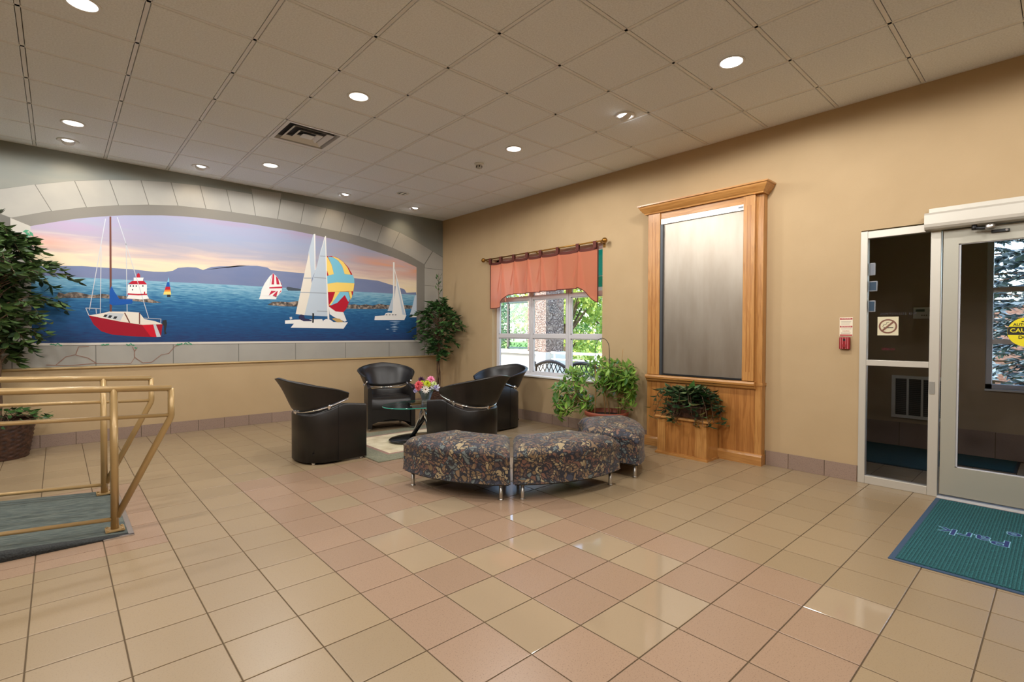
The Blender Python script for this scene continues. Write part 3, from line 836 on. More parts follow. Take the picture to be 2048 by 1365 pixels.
# ---- baseboards of tile
bb = struct(MB().box(XL, -0.006, -0.010, -0.004, 0.0, 0.143).build('baseboard_back', M['grout']))
x = FX+13*T-0.05
while x > -7.2:
    MB().box(x-T+0.0025, min(x, -0.012)-0.0025, -0.014, -0.009, 0.001, 0.145).build('base_tile', M['tile_base'], bb)
    x -= T
MB().box(-0.2, -0.014, -0.014, -0.009, 0.001, 0.145).build('base_tile', M['tile_base'], bb)
br = struct(MB().box(-0.010, 0.0, -4.40, -0.014, 0.0, 0.143).build('baseboard_right', M['grout']))
y = -0.03
while y > -4.38:
    MB().box(-0.014, -0.009, max(y-T, -4.39)+0.0025, y-0.0025, 0.001, 0.145).build('base_tile', M['tile_base'], br)
    y -= T
br2 = struct(MB().box(-0.010, 0.0, -6.50, -5.715, 0.0, 0.143).build('baseboard_right', M['grout']))
for a, b in ((-5.93, -5.72), (-6.24, -5.93), (-6.497, -6.24)):
    MB().box(-0.014, -0.009, a+0.0025, b-0.0025, 0.001, 0.145).build('base_tile', M['tile_base'], br2)

# ---- chair rail under the mural
prof = [(0, 0), (0.012, 0.001), (0.022, 0.008), (0.026, 0.016), (0.022, 0.024), (0.010, 0.030), (0, 0.031)]
m = MB().sweep_prof(prof, [((-9.9, -0.004, 0.872), (0, -1, 0), (0, 0, 1)), ((-0.10, -0.004, 0.872), (0, -1, 0), (0, 0, 1))])
struct(m.build('trim_1', M['chair_rail']))

# ---- window in the right wall
win = thing('window_1', None, None)
struct(win)
FXW = 0.10
m = MB()
m.box(FXW, FXW+0.05, WY1-0.05, WY1, WZ0, WZ1)
m.box(FXW, FXW+0.05, WY0, WY0+0.05, WZ0, WZ1)
m.box(FXW, FXW+0.05, WY0, WY1, WZ0, WZ0+0.045)
m.box(FXW, FXW+0.05, WY0, WY1, WZ1-0.05, WZ1)
m.build('window_frame', M['win_frame'], win)
for ya, yb in ((-2.262, -2.188), (-3.026, -2.938)):
    mm = MB().box(FXW, FXW+0.05, ya, yb, WZ0+0.045, WZ1-0.05)
    mm.box(FXW-0.012, FXW, (ya+yb)/2-0.012, (ya+yb)/2+0.012, WZ0+0.045, WZ1-0.05)
    mm.build('mullion', M['win_frame'], win)
ycols = [(-2.188, WY1-0.05), (-2.938, -2.262), (WY0+0.05, -3.026)]
zrows = [(WZ0+0.045, 1.235), (1.292, 1.823), (1.870, WZ1-0.05)]
for za, zb in ((1.235, 1.292), (1.823, 1.870)):
    for ya, yb in ycols:
        MB().box(FXW, FXW+0.045, ya, yb, za, zb).build('transom', M['win_frame'], win)
for ya, yb in ycols:
    for za, zb in zrows:
        # glazing bead round each pane, and the pane
        b = MB()
        for q in ((ya, ya+0.014, za, zb), (yb-0.014, yb, za, zb), (ya, yb, za, za+0.014), (ya, yb, zb-0.014, zb)):
            b.box(FXW+0.012, FXW+0.038, *q)
        sash = b.build('sash', M['win_frame'], win)
        MB().box(FXW+0.022, FXW+0.026, ya+0.01, yb-0.01, za+0.01, zb-0.01).build('pane', M['glass'], sash)
m = MB().box(-0.025, FXW, WY0-0.0, WY1+0.0, WZ0-0.02, WZ0+0.004)
m.build('window_sill', M['white_paint'], win, bevel=0.004)

# ---- sidelight and entrance door
AX0, AX1 = -0.012, 0.055
side = struct(thing('window_2', None, None))
for nm, q in (('jamb', (DY1-0.052, DY1, 0.0, 2.215)), ('jamb', (-7.045, -6.980, 0.0, 2.165)), ('head', (-6.98, DY1-0.052, 2.150, 2.212)),
              ('sill_rail', (-6.98, DY1-0.052, 0.0, 0.070)), ('mid_rail', (-6.98, DY1-0.052, 1.040, 1.090))):
    MB().box(AX0, AX1, *q).build(nm, M['alu'], side, bevel=0.003)
for za, zb in ((0.07, 1.04), (1.09, 2.15)):
    MB().box(0.020, 0.026, -6.98, DY1-0.052, za, zb).build('pane', M['glass_dark'], side)
MB().box(AX0-0.004, AX0, -7.020, -6.985, 0.83, 0.93).build('strike_plate', plain('strike_grey', rgb(140, 136, 128), 0.5), side)
MB().box(AX0, AX1, DY0, -6.98, 2.150, 2.215).build('head', M['alu'], side)

door = struct(thing('door_1', None, None))
d0, d1 = -8.06, -7.058
for nm, q in (('stile', (d1-0.092, d1, 0.03, 2.145)), ('stile', (d0, d0+0.092, 0.03, 2.145)), ('top_rail', (d0+0.092, d1-0.092, 2.03, 2.145)), ('bottom_rail', (d0+0.092, d1-0.092, 0.03, 0.258))):
    MB().box(-0.004, 0.042, *q).build(nm, M['alu_door'], door)
for q in ((d1-0.104, d1-0.090, 0.25, 2.04), (d0+0.09, d0+0.104, 0.25, 2.04), (d0+0.09, d1-0.09, 2.024, 2.036), (d0+0.09, d1-0.09, 0.252, 0.264)):
    MB().box(0.006, 0.034, *q).build('glazing_bead', M['win_frame'], door)
MB().box(0.017, 0.023, d0+0.09, d1-0.09, 0.255, 2.033).build('pane', M['glass_dark'], door)
m = MB().tube([(-0.004, d0+0.05, 0.95), (-0.06, d0+0.05, 0.95), (-0.06, d0+0.05, 1.25), (-0.004, d0+0.05, 1.25)], 0.012)
m.build('pull_handle', M['satin_metal'], door)
MB().box(-0.03, 0.06, DY0, -7.045, -0.001, 0.010).build('threshold', plain('threshold_pale', rgb(206, 206, 208), 0.4), door)
side2 = struct(thing('window_3', None, None))
for nm, q in (('jamb', (d0-0.06, d0-0.008, 0.0, 2.165)), ('jamb', (DY0, DY0+0.05, 0.0, 2.165))):
    MB().box(AX0, AX1, *q).build(nm, M['alu'], side2)
MB().box(0.020, 0.026, DY0+0.05, d0-0.06, 0.0, 2.15).build('pane', M['glass_dark'], side2)

op = thing('door_operator', 'long beige powered door operator box above the glass entrance door', 'door operator')
prof = [(0, 2.150), (0.075, 2.150), (0.095, 2.156), (0.108, 2.172), (0.112, 2.195), (0.112, 2.268), (0.104, 2.284), (0, 2.286)]
m = MB().sweep_prof([(a, b) for a, b in prof], [((0, -6.950, 0), (-1, 0, 0), (0, 0, 1)), ((0, -8.62, 0), (-1, 0, 0), (0, 0, 1))])
m.build('housing', M['alu'], op)
MB().box(-0.030, 0.0, -8.62, -6.968, 2.286, 2.330).build('back_plate', M['alu'], op)
m = MB()
m.tube([(-0.07, -7.245, 2.150), (-0.07, -7.245, 2.115)], 0.016, 10)
m.tube([(-0.07, -7.235, 2.128), (-0.075, -7.30, 2.120), (-0.085, -7.335, 2.118)], 0.012, 8)
m.build('arm', M['black'], op)
m = MB().lathe([(0.0, 0.0), (0.026, 0.0), (0.03, 0.006), (0.03, 0.03), (0.022, 0.036), (0, 0.036)], (-0.085, -7.335, 2.108), 12)
m.build('pivot', M['satin_metal'], op)
m = MB().box(-0.024, -0.004, -7.435, -7.335, 2.086, 2.108)
m.build('bracket', M['black'], op, bevel=0.003)
m = MB().tube([(-0.024, -7.42, 2.097), (-0.028, -7.42, 2.097)], 0.008, 10)
m.build('screw', M['chrome'], op)

# ---- vestibule
VX, VY1, VY0 = 2.10, -5.85, -9.6
vf = struct(MB().box(0.2, VX, VY0, VY1, -0.12, -0.003).build('floor', M['grout']))
ME_V = tile_mesh('floor_tile', T, T, M['tile_beige'])
i = 0
while 0.205+(i+1)*T < VX+0.1:
    j = 0
    while VY1-(j+1)*T > VY0:
        if VY1-j*T > -8.2:
            link_mesh('floor_tile', ME_V, vf, (0.205+(i+0.5)*T, VY1-(j+0.5)*T-0.05, 0))
        j += 1
    i += 1
m = MB()
VW = (-9.0, -7.150, 0.735, 2.42)
m.box(VX, VX+0.2, VW[1], VY1+0.2, -0.12, H+0.25)
m.box(VX, VX+0.2, VW[0], VW[1], -0.12, VW[2])
m.box(VX, VX+0.2, VW[0], VW[1], VW[3], H+0.25)
m.box(VX, VX+0.2, VY0-0.2, VW[0], -0.12, H+0.25)
struct(m.build('wall_vestibule_right', M['wall_vest']))
struct(MB().box(0.2, VX, VY1, VY1+0.2, -0.12, H+0.25).build('wall_vestibule_back', M['wall_vest']))
struct(MB().box(0.2, VX, VY0-0.2, VY0, -0.12, H+0.25).build('wall_vestibule_front', M['wall_vest']))
struct(MB().box(0.2, VX+0.2, VY0-0.2, VY1+0.2, 2.75, 2.95).build('ceiling', M['white_paint']))
vb = struct(MB().box(VX-0.006, VX, VY0, VY1, 0.0, 0.276).build('baseboard_vestibule', M['grout']))
y = -6.01
MB().box(VX-0.012, VX-0.005, y+0.003, VY1-0.003, 0.001, 0.278).build('base_tile', M['tile_base'], vb)
while y > -8.3:
    MB().box(VX-0.012, VX-0.005, y-0.41+0.003, y-0.003, 0.001, 0.278).build('base_tile', M['tile_base'], vb)
    y -= 0.41
vw = struct(thing('window_4', None, None))
m = MB()
fr = 0.05
m.box(VX+0.03, VX+0.08, VW[1]-fr, VW[1], VW[2], VW[3])
m.box(VX+0.03, VX+0.08, VW[0], VW[0]+fr, VW[2], VW[3])
m.box(VX+0.03, VX+0.08, VW[0], VW[1], VW[2], VW[2]+fr)
m.box(VX+0.03, VX+0.08, VW[0], VW[1], VW[3]-fr, VW[3])
m.build('window_frame', M['win_frame'], vw)
zr = [VW[2]+fr, 1.215, 1.265, 1.765, 1.815, VW[3]-fr]
for za, zb in ((1.215, 1.265), (1.765, 1.815)):
    MB().box(VX+0.03, VX+0.075, VW[0]+fr, VW[1]-fr, za, zb).build('transom', M['satin_metal'], vw)
for za, zb in ((zr[0], zr[1]), (zr[2], zr[3]), (zr[4], zr[5])):
    MB().box(VX+0.052, VX+0.056, VW[0]+fr, VW[1]-fr, za, zb).build('pane', M['glass'], vw)
MB().box(VX-0.03, VX+0.03, VW[0], VW[1], VW[2]-0.02, VW[2]).build('window_sill', M['white_paint'], vw)
# ================================================================ THE MURAL (paint on the flat wall)
PCOL = {'hill': rgb(124, 132, 168), 'rock': rgb(104, 92, 84), 'dark_rock': rgb(70, 78, 88), 'boat_red': rgb(150, 14, 36), 'boat_scarlet': rgb(196, 18, 40),
        'grey_white': rgb(188, 192, 196), 'cream': rgb(222, 214, 200), 'near_black': rgb(40, 42, 46), 'mast_brown': rgb(104, 62, 50), 'cover_blue': rgb(22, 82, 160),
        'white': rgb(228, 226, 222), 'roof_red': rgb(176, 22, 44), 'cyan': rgb(120, 188, 212), 'orange': rgb(220, 128, 50), 'yellow': rgb(240, 206, 110),
        'stripe_red': rgb(184, 40, 66), 'sail_grey': rgb(184, 196, 208), 'batten': rgb(148, 156, 166), 'tan': rgb(190, 156, 98), 'boat_navy': rgb(46, 44, 78),
        'ripple': rgb(150, 176, 200), 'vine': rgb(140, 104, 90), 'vine_green': rgb(70, 138, 104)}


def paint(name, col):
    return plain('paint_'+name, col, 0.7, spec=0.25)


PM = {k: paint(k, c) for k, c in PCOL.items()}
PM['rock'] = noisy('paint_rock', [(0.35, rgb(62, 58, 58)), (0.5, rgb(104, 94, 86)), (0.62, rgb(164, 146, 130))], nscale=22, rough=0.7, spec=0.2)
PM['hill'] = noisy('paint_hill', [(0.3, rgb(108, 120, 154)), (0.7, rgb(118, 126, 156))], scale=(1, 1, 3), nscale=2, rough=0.7, spec=0.2)
PM['stone'] = noisy('paint_stone', [(0.3, rgb(150, 147, 140)), (0.7, rgb(162, 158, 149))], nscale=2.2, rough=0.75, spec=0.2)
PM['joint'] = paint('joint', rgb(104, 101, 95))
PM['soffit'] = noisy('paint_soffit', [(0.3, rgb(116, 112, 105)), (0.7, rgb(126, 122, 114))], nscale=1.0, rough=0.75, spec=0.2)
PM['jamb_light'] = paint('jamb_light', rgb(178, 173, 163))
PM['sill'] = paint('sill', rgb(200, 194, 184))


def grad_paint(name, zs, stops, nscale, sx, sz, mixamt, extra=None):
    """vertical ramp disturbed by brush-like horizontal noise"""
    m_, nt, b = new_mat(name)
    L = nt.links.new
    tc = N(nt, 'ShaderNodeTexCoord')
    mp = N(nt, 'ShaderNodeMapping')
    mp.inputs['Scale'].default_value = (sx, 1, sz)
    L(tc.outputs['Object'], mp.inputs['Vector'])
    nz = N(nt, 'ShaderNodeTexNoise')
    nz.inputs['Scale'].default_value = nscale
    nz.inputs['Detail'].default_value = 5
    nz.inputs['Distortion'].default_value = 0.6
    L(mp.outputs['Vector'], nz.inputs['Vector'])
    sep = N(nt, 'ShaderNodeSeparateXYZ')
    L(tc.outputs['Object'], sep.inputs['Vector'])
    mr = N(nt, 'ShaderNodeMapRange')
    mr.inputs['From Min'].default_value, mr.inputs['From Max'].default_value = zs
    L(sep.outputs['Z'], mr.inputs['Value'])
    sub = N(nt, 'ShaderNodeMath', operation='MULTIPLY_ADD')
    sub.inputs[1].default_value = mixamt
    sub.inputs[2].default_value = -mixamt*0.5
    L(nz.outputs['Fac'], sub.inputs[0])
    ad = N(nt, 'ShaderNodeMath', operation='ADD')
    L(mr.outputs['Result'], ad.inputs[0])
    L(sub.outputs[0], ad.inputs[1])
    cr = ramp(nt, stops)
    L(ad.outputs[0], cr.inputs['Fac'])
    col = cr.outputs['Color']
    for (x0, x1, zc, zw, c, amt) in (extra or []):
        # a brushed patch of another hue, from x0 (none) to x1 (full), centred on height zc
        mx_ = N(nt, 'ShaderNodeMapRange')
        mx_.inputs['From Min'].default_value, mx_.inputs['From Max'].default_value = x0, x1
        mx_.interpolation_type = 'SMOOTHSTEP'
        L(sep.outputs['X'], mx_.inputs['Value'])
        dz = N(nt, 'ShaderNodeMath', operation='SUBTRACT')
        dz.inputs[1].default_value = zc
        L(sep.outputs['Z'], dz.inputs[0])
        ab = N(nt, 'ShaderNodeMath', operation='ABSOLUTE')
        L(dz.outputs[0], ab.inputs[0])
        mz = N(nt, 'ShaderNodeMapRange')
        mz.inputs['From Min'].default_value, mz.inputs['From Max'].default_value = zw, 0.0
        mz.interpolation_type = 'SMOOTHSTEP'
        L(ab.outputs[0], mz.inputs['Value'])
        mu = N(nt, 'ShaderNodeMath', operation='MULTIPLY')
        L(mx_.outputs['Result'], mu.inputs[0])
        L(mz.outputs['Result'], mu.inputs[1])
        nn = N(nt, 'ShaderNodeMapRange')
        nn.inputs['From Min'].default_value, nn.inputs['From Max'].default_value = 0.3, 0.6
        L(nz.outputs['Fac'], nn.inputs['Value'])
        mu2 = N(nt, 'ShaderNodeMath', operation='MULTIPLY')
        L(mu.outputs[0], mu2.inputs[0])
        L(nn.outputs['Result'], mu2.inputs[1])
        mu3 = N(nt, 'ShaderNodeMath', operation='MULTIPLY')
        mu3.inputs[1].default_value = amt
        L(mu2.outputs[0], mu3.inputs[0])
        mix = N(nt, 'ShaderNodeMix', data_type='RGBA')
        L(mu3.outputs[0], mix.inputs['Factor'])
        L(col, mix.inputs['A'])
        mix.inputs['B'].default_value = (*c, 1)
        col = mix.outputs['Result']
    L(col, b.inputs['Base Color'])
    b.inputs['Roughness'].default_value = 0.7
    b.inputs['Specular IOR Level'].default_value = 0.25
    return m_


PM['sky'] = grad_paint('paint_sky', (2.0, 2.85),
                       [(0.0, rgb(226, 208, 172)), (0.18, rgb(222, 204, 176)), (0.34, rgb(196, 176, 170)), (0.50, rgb(160, 158, 172)), (0.72, rgb(146, 154, 178)), (0.9, rgb(150, 152, 176)), (1.0, rgb(156, 146, 170))],
                       2.4, 0.45, 4.0, 0.55, [(-2.3, -0.9, 2.50, 0.36, rgb(220, 152, 106), 0.95), (-4.7, -5.6, 2.34, 0.14, rgb(226, 150, 110), 0.9), (-3.9, -5.3, 2.55, 0.25, rgb(178, 146, 172), 0.7)])
PM['sea'] = grad_paint('paint_sea', (1.18, 1.97),
                       [(0.0, rgb(34, 56, 100)), (0.25, rgb(28, 72, 118)), (0.5, rgb(32, 86, 132)), (0.66, rgb(48, 106, 148)), (0.82, rgb(88, 142, 172)), (1.0, rgb(132, 174, 194))],
                       7.0, 1.1, 10.0, 0.75)

mural = thing('mural', 'painted mural of sailboats on a blue lake inside a painted stone arch', 'mural')
LAY = 0.00035


def wall_poly(mb, pts, layer, mi=0):
    y = -0.0006-layer*LAY
    n = len(pts)
    mb.add([(x, y, z) for x, z in pts], [tuple(range(n))], mi)


def flat_part(name, pts, layer, mat):
    mb = MB()
    wall_poly(mb, pts, layer)
    me = mb.mesh(name, mat)
    bm = bmesh.new()
    bm.from_mesh(me)
    bmesh.ops.triangulate(bm, faces=bm.faces, ngon_method='EAR_CLIP')
    for f_ in bm.faces:
        if f_.normal.y > 0:
            f_.normal_flip()
    bm.to_mesh(me)
    bm.free()
    return link_mesh(name, me, mural)


def lerp_curve(c, x):
    for (xa, za), (xb, zb) in zip(c, c[1:]):
        if xa <= x <= xb:
            return za+(zb-za)*(x-xa)/(xb-xa)
    return c[0][1] if x < c[0][0] else c[-1][1]


fr_, bk_, ou_ = MURAL['front'], MURAL['back'], MURAL['outer']
# extend the arch band left, out of the photographed part
ou_ = [(-6.05, 2.70)]+ou_
SILL_Z, LOW_Z = 1.172, 0.905
# joints: a dark ground over the whole stonework, blocks over it
ground = [(-6.05, LOW_Z), (-0.004, LOW_Z), (-0.004, 2.71)]+[p for p in reversed(ou_) if p[0] < -0.01]
flat_part('painted_joint', ground, 0, PM['joint'])
g = 0.004


def shrink(q, s=g):
    cx = sum(p[0] for p in q)/len(q)
    cz = sum(p[1] for p in q)/len(q)
    return [(p[0]+(s if p[0] < cx else -s), p[1]+(s*0.6 if p[1] < cz else -s*0.6)) for p in q]


vo, vi = MURAL['vj_outer'], MURAL['vj_inner']
vo = [(-6.05, 2.70)]+vo
vi = [(-5.642, 2.546)]+vi
for k in range(len(vo)-1):
    xs_o = [vo[k]]+[p for p in ou_ if vo[k][0] < p[0] < vo[k+1][0]]+[vo[k+1]]
    xs_i = [vi[k+1]]+[p for p in reversed(fr_) if vi[k][0] < p[0] < vi[k+1][0]]+[vi[k]]
    q = xs_o+xs_i
    if k == 8:     # keystone, taller than its neighbours
        q = [(vo[k][0]-0.01, 3.335), (vo[k+1][0]+0.01, 3.345)]+xs_i
    flat_part('painted_stone', shrink(q), 1, PM['stone'])
# stones of the right pier
for a, b in ((LOW_Z, 1.16), (1.166, 1.50), (1.506, 1.84), (1.846, 2.158), (2.164, 2.466)):
    flat_part('painted_stone', [(-0.392, a), (-0.006, a), (-0.006, b), (-0.392, b)], 1, PM['stone'])
flat_part('painted_stone', [(-0.388, 2.474), (-0.006, 2.472), (-0.006, 2.70), (-0.215, 2.785), (-0.352, 2.58), (-0.388, 2.53)], 1, PM['stone'])
for a, b in ((LOW_Z, 1.16), (1.166, 1.60), (1.606, 2.05), (2.056, 2.45)):
    flat_part('painted_stone', [(-6.05, a), (-5.648, a), (-5.648, b), (-6.05, b)], 1, PM['stone'])
xs = [-5.642, -4.936, -4.167, -3.404, -2.637, -1.862, -1.093, -0.396]
for a, b in zip(xs, xs[1:]):
    flat_part('painted_stone', [(a+g, LOW_Z), (b-g, LOW_Z), (b-g, SILL_Z-0.024), (a+g, SILL_Z-0.024)], 1, PM['stone'])
flat_part('painted_sill', [(-5.642, SILL_Z-0.020), (-0.40, SILL_Z-0.020), (-0.545, SILL_Z+0.008), (-5.50, SILL_Z+0.008)], 13, PM['sill'])
flat_part('painted_soffit', fr_+list(reversed(bk_)), 2, PM['soffit'])
flat_part('painted_reveal', [(-5.642, 2.546), (-5.484, 2.48), (-5.484, SILL_Z), (-5.642, SILL_Z-0.02)], 2, PM['jamb_light'])
flat_part('painted_reveal', [(-0.396, 2.536), (bk_[-1][0], bk_[-1][1]), (bk_[-1][0], SILL_Z), (-0.40, SILL_Z-0.02)], 2, PM['soffit'])
XR = bk_[-1][0]
flat_part('painted_sky', [(-5.484, 1.90), (XR, 1.90)]+list(reversed(bk_)), 2, PM['sky'])
flat_part('painted_lake', [(-5.484, SILL_Z), (XR, SILL_Z), (XR, 1.981), (-3.384, 1.963), (-5.116, 1.941), (-5.484, 1.938)], 4, PM['sea'])
by_name = {}
for name, col, layer, pts in PAINT:
    by_name.setdefault(name, []).append((col, layer, pts))
groups = []
for name, items in by_name.items():
    groups += [(name, [it]) for it in items] if name == 'painted_breakwater' else [(name, items)]
for name, items in groups:
    cols = sorted({c for c, _, _ in items})
    mb = MB()
    for c, layer, pts in items:
        wall_poly(mb, pts, layer + (1 if name != 'painted_hills' else 1), cols.index(c))
    me = mb.mesh(name, [PM[c] for c in cols])
    bm = bmesh.new()
    bm.from_mesh(me)
    bmesh.ops.triangulate(bm, faces=bm.faces, ngon_method='EAR_CLIP')
    for f_ in bm.faces:
        if f_.normal.y > 0:
            f_.normal_flip()
    bm.to_mesh(me)
    bm.free()
    link_mesh(name, me, mural)
# ================================================================ FURNITURE
# ---- tub chair (built facing +x, origin on the floor under its centre)
RC = 0.315


def u_path(x_front, n_arc=28, n_str=6):
    """plan of the tub: right side front -> round the back -> left side front, as (x, y, nx, ny, s) with s = -1..1"""
    pts = []
    for k in range(n_str):
        pts.append((x_front+(0.0-x_front)*k/n_str, -RC, 0, -1))
    for k in range(n_arc+1):
        a = -math.pi/2-math.pi*k/n_arc
        # squarish back: superellipse
        ca, sa = math.cos(a), math.sin(a)
        p = 2.5
        rr = 1/((abs(ca)**p+abs(sa)**p)**(1/p))
        pts.append((RC*rr*ca, RC*rr*sa, ca, sa))
    for k in range(1, n_str+1):
        pts.append((x_front*k/n_str, RC, 0, 1))
    return pts


def build_chair(label):
    t = thing('tub_chair', label, 'armchair', group='black leather tub chairs round the glass table')
    P = u_path(0.30)
    # outer body wall with thickness
    th = 0.055
    m = MB()

    def top(x, s_back):
        # arm height: front 0.575, highest just behind the seam, dips to the back
        if x > 0.06:
            return 0.598-0.030*(x-0.06)/0.24
        return max(0.500, 0.598-0.098*min(1.0, (0.06-x)/0.30))
    rows = []
    for (x, y, nx, ny) in P:
        zt = top(x, 0)
        prof = [(0, 0.022), (0, zt-0.018), (-0.006, zt-0.005), (-0.018, zt), (-th+0.018, zt), (-th+0.006, zt-0.005), (-th, zt-0.018), (-th, 0.022)]
        rows.append([(x+nx*o, y+ny*o, z) for o, z in prof])
    n = len(rows[0])
    vs = [v for r_ in rows for v in r_]
    fs = []
    for i in range(len(rows)-1):
        for k in range(n):
            fs.append((i*n+k, i*n+(k+1) % n, (i+1)*n+(k+1) % n, (i+1)*n+k))
    m.add(vs, fs, 0, True)
    m.add(rows[0], [tuple(range(n))])
    m.add(rows[-1], [tuple(range(n))])
    m.build('body', M['leather'], t)
    # seams on the outer wall
    for s in (-1, 1):
        MB().box(-0.006, -0.003, s*(RC-0.001), s*(RC+0.0025), 0.03, 0.585).build('seam', M['black'], t)
    # seat cushion
    m = MB()
    n1, n2 = 14, 14
    grid = []
    yi = RC-th-0.002
    for i in range(n1+1):
        u = i/n1
        for j in range(n2+1):
            v = -1+2*j/n2
            xb = -math.sqrt(max(0.0, 1-abs(v)**2.6))*(RC-th)*0.98
            x = xb+(0.275-xb)*u
            e = min(1.0, (1-u)*5.0)
            z = 0.430-0.05*(1-math.sqrt(max(0, 1-(1-e)**2)))+0.012*(1-v*v)*math.sin(math.pi*min(1, u*1.1))
            grid.append((x, v*yi, z))
    w = n2+1
    fs = [(i*w+j, (i+1)*w+j, (i+1)*w+j+1, i*w+j+1) for i in range(n1) for j in range(n2)]
    o = len(grid)
    lo = [(x, y, 0.285) for x, y, z in grid[n1*w:]]
    m.add(grid+lo, fs+[(n1*w+j, o+j, o+j+1, n1*w+j+1) for j in range(n2)], 0, True)
    m.build('seat', M['leather'], t)
    # front apron with an arched lower edge
    m = MB()
    k = 12
    vs = []
    for q in range(k+1):
        v = -1+2*q/k
        zb = 0.075+0.055*(1-v*v)
        vs += [(0.262, v*yi, 0.285), (0.262, v*yi, zb), (0.235, v*yi, zb), (0.235, v*yi, 0.285)]
    fs = []
    for q in range(k):
        for a in range(4):
            fs.append((q*4+a, q*4+(a+1) % 4, (q+1)*4+(a+1) % 4, (q+1)*4+a))
    m.add(vs, fs)
    m.build('apron', M['leather'], t)
    # leaning back shell
    m = MB()
    Q = [p for p in u_path(0.10, 40, 6)]
    L = len(Q)
    cum = [0.0]
    for a, b in zip(Q, Q[1:]):
        cum.append(cum[-1]+math.hypot(b[0]-a[0], b[1]-a[1]))
    rows = []
    rail = []
    NV = 7
    for i, (x, y, nx, ny) in enumerate(Q):
        s = abs(2*cum[i]/cum[-1]-1)          # 0 at the back, 1 at the tips
        zb = 0.530+0.125*s**1.8
        zt = 0.848-0.160*s**1.35
        lean = 0.150*(1-s**1.6)+0.010
        zt = max(zt, zb+0.028)
        tk = 0.040*(1-0.35*s)
        outer, inner = [], []
        for j in range(NV+1):
            f = j/NV
            z = zb+(zt-zb)*f
            o_ = lean*f*(1.0-0.12*math.sin(math.pi*f)) + 0.004
            outer.append((x+nx*o_, y+ny*o_, z))
            inner.append((x+nx*(o_-tk), y+ny*(o_-tk), z))
        lo_ = lean + 0.004
        rim = [(x+nx*(lo_+0.008), y+ny*(lo_+0.008), zt+0.006), (x+nx*(lo_-tk*0.5), y+ny*(lo_-tk*0.5), zt+0.016), (x+nx*(lo_-tk-0.002), y+ny*(lo_-tk-0.002), zt+0.008)]
        bot = [(x+nx*(0.004-tk*0.5), y+ny*(0.004-tk*0.5), zb-0.008)]
        rows.append(outer+rim+inner[::-1]+bot)
        rail.append((x-nx*0.016, y-ny*0.016, zb-0.020))
    n = len(rows[0])
    fs = []
    for i in range(L-1):
        for k in range(n):
            fs.append((i*n+k, i*n+(k+1) % n, (i+1)*n+(k+1) % n, (i+1)*n+k))
    m.add([v for r_ in rows for v in r_], fs, 0, True)
    m.add(rows[0], [tuple(range(n))])
    m.add(rows[-1], [tuple(range(n))])
    m.build('backrest', M['leather'], t)
    rail_o = MB().tube(rail, 0.0095, 8).build('rail', M['chrome'], t)
    for i in (10, L//2, L-1-10):
        x, y, nx, ny = Q[i]
        z = rail[i][2]
        s = MB().tube([(x-nx*0.016, y-ny*0.016, z-0.030), (x-nx*0.012, y-ny*0.012, z+0.030)], 0.015, 10)
        s.tube([(x-nx*0.034, y-ny*0.034, z), (x+nx*0.012, y+ny*0.012, z)], 0.015, 10)
        s.build('standoff', M['chrome'], rail_o)
    for fx, fy in ((0.25, -0.285), (0.25, 0.285), (-0.22, -0.22), (-0.22, 0.22)):
        MB().lathe([(0, 0), (0.019, 0), (0.019, 0.024), (0, 0.024)], (fx, fy, 0.0), 12).build('foot', M['chrome'], t)
    # underside
    MB().box(-0.24, 0.235, -0.25, 0.25, 0.10, 0.115).build('seat_base', M['black'], t)
    return t


chairs = [((-3.19, -2.515), 2, 'black leather tub chair standing on bare tile just off the rug edge'),
          ((-1.857, -1.38), -108, 'black leather tub chair with its seat facing out, backed towards the mural wall'),
          ((-1.93, -3.30), 100, 'black leather tub chair seen from the back, just behind the patterned benches'),
          ((-0.75, -2.37), 184, 'black leather tub chair under the window with the coral valance')]
RUG_Z = 0.009
c0 = build_chair(chairs[0][2])
for n, ((x, y), a, lab) in enumerate(chairs):
    c = c0 if n == 0 else copy_tree(c0)
    c.location = (x, y, 0 if n in (0, 3) else RUG_Z)
    c.rotation_euler = (0, 0, R(a))
    c['label'] = lab

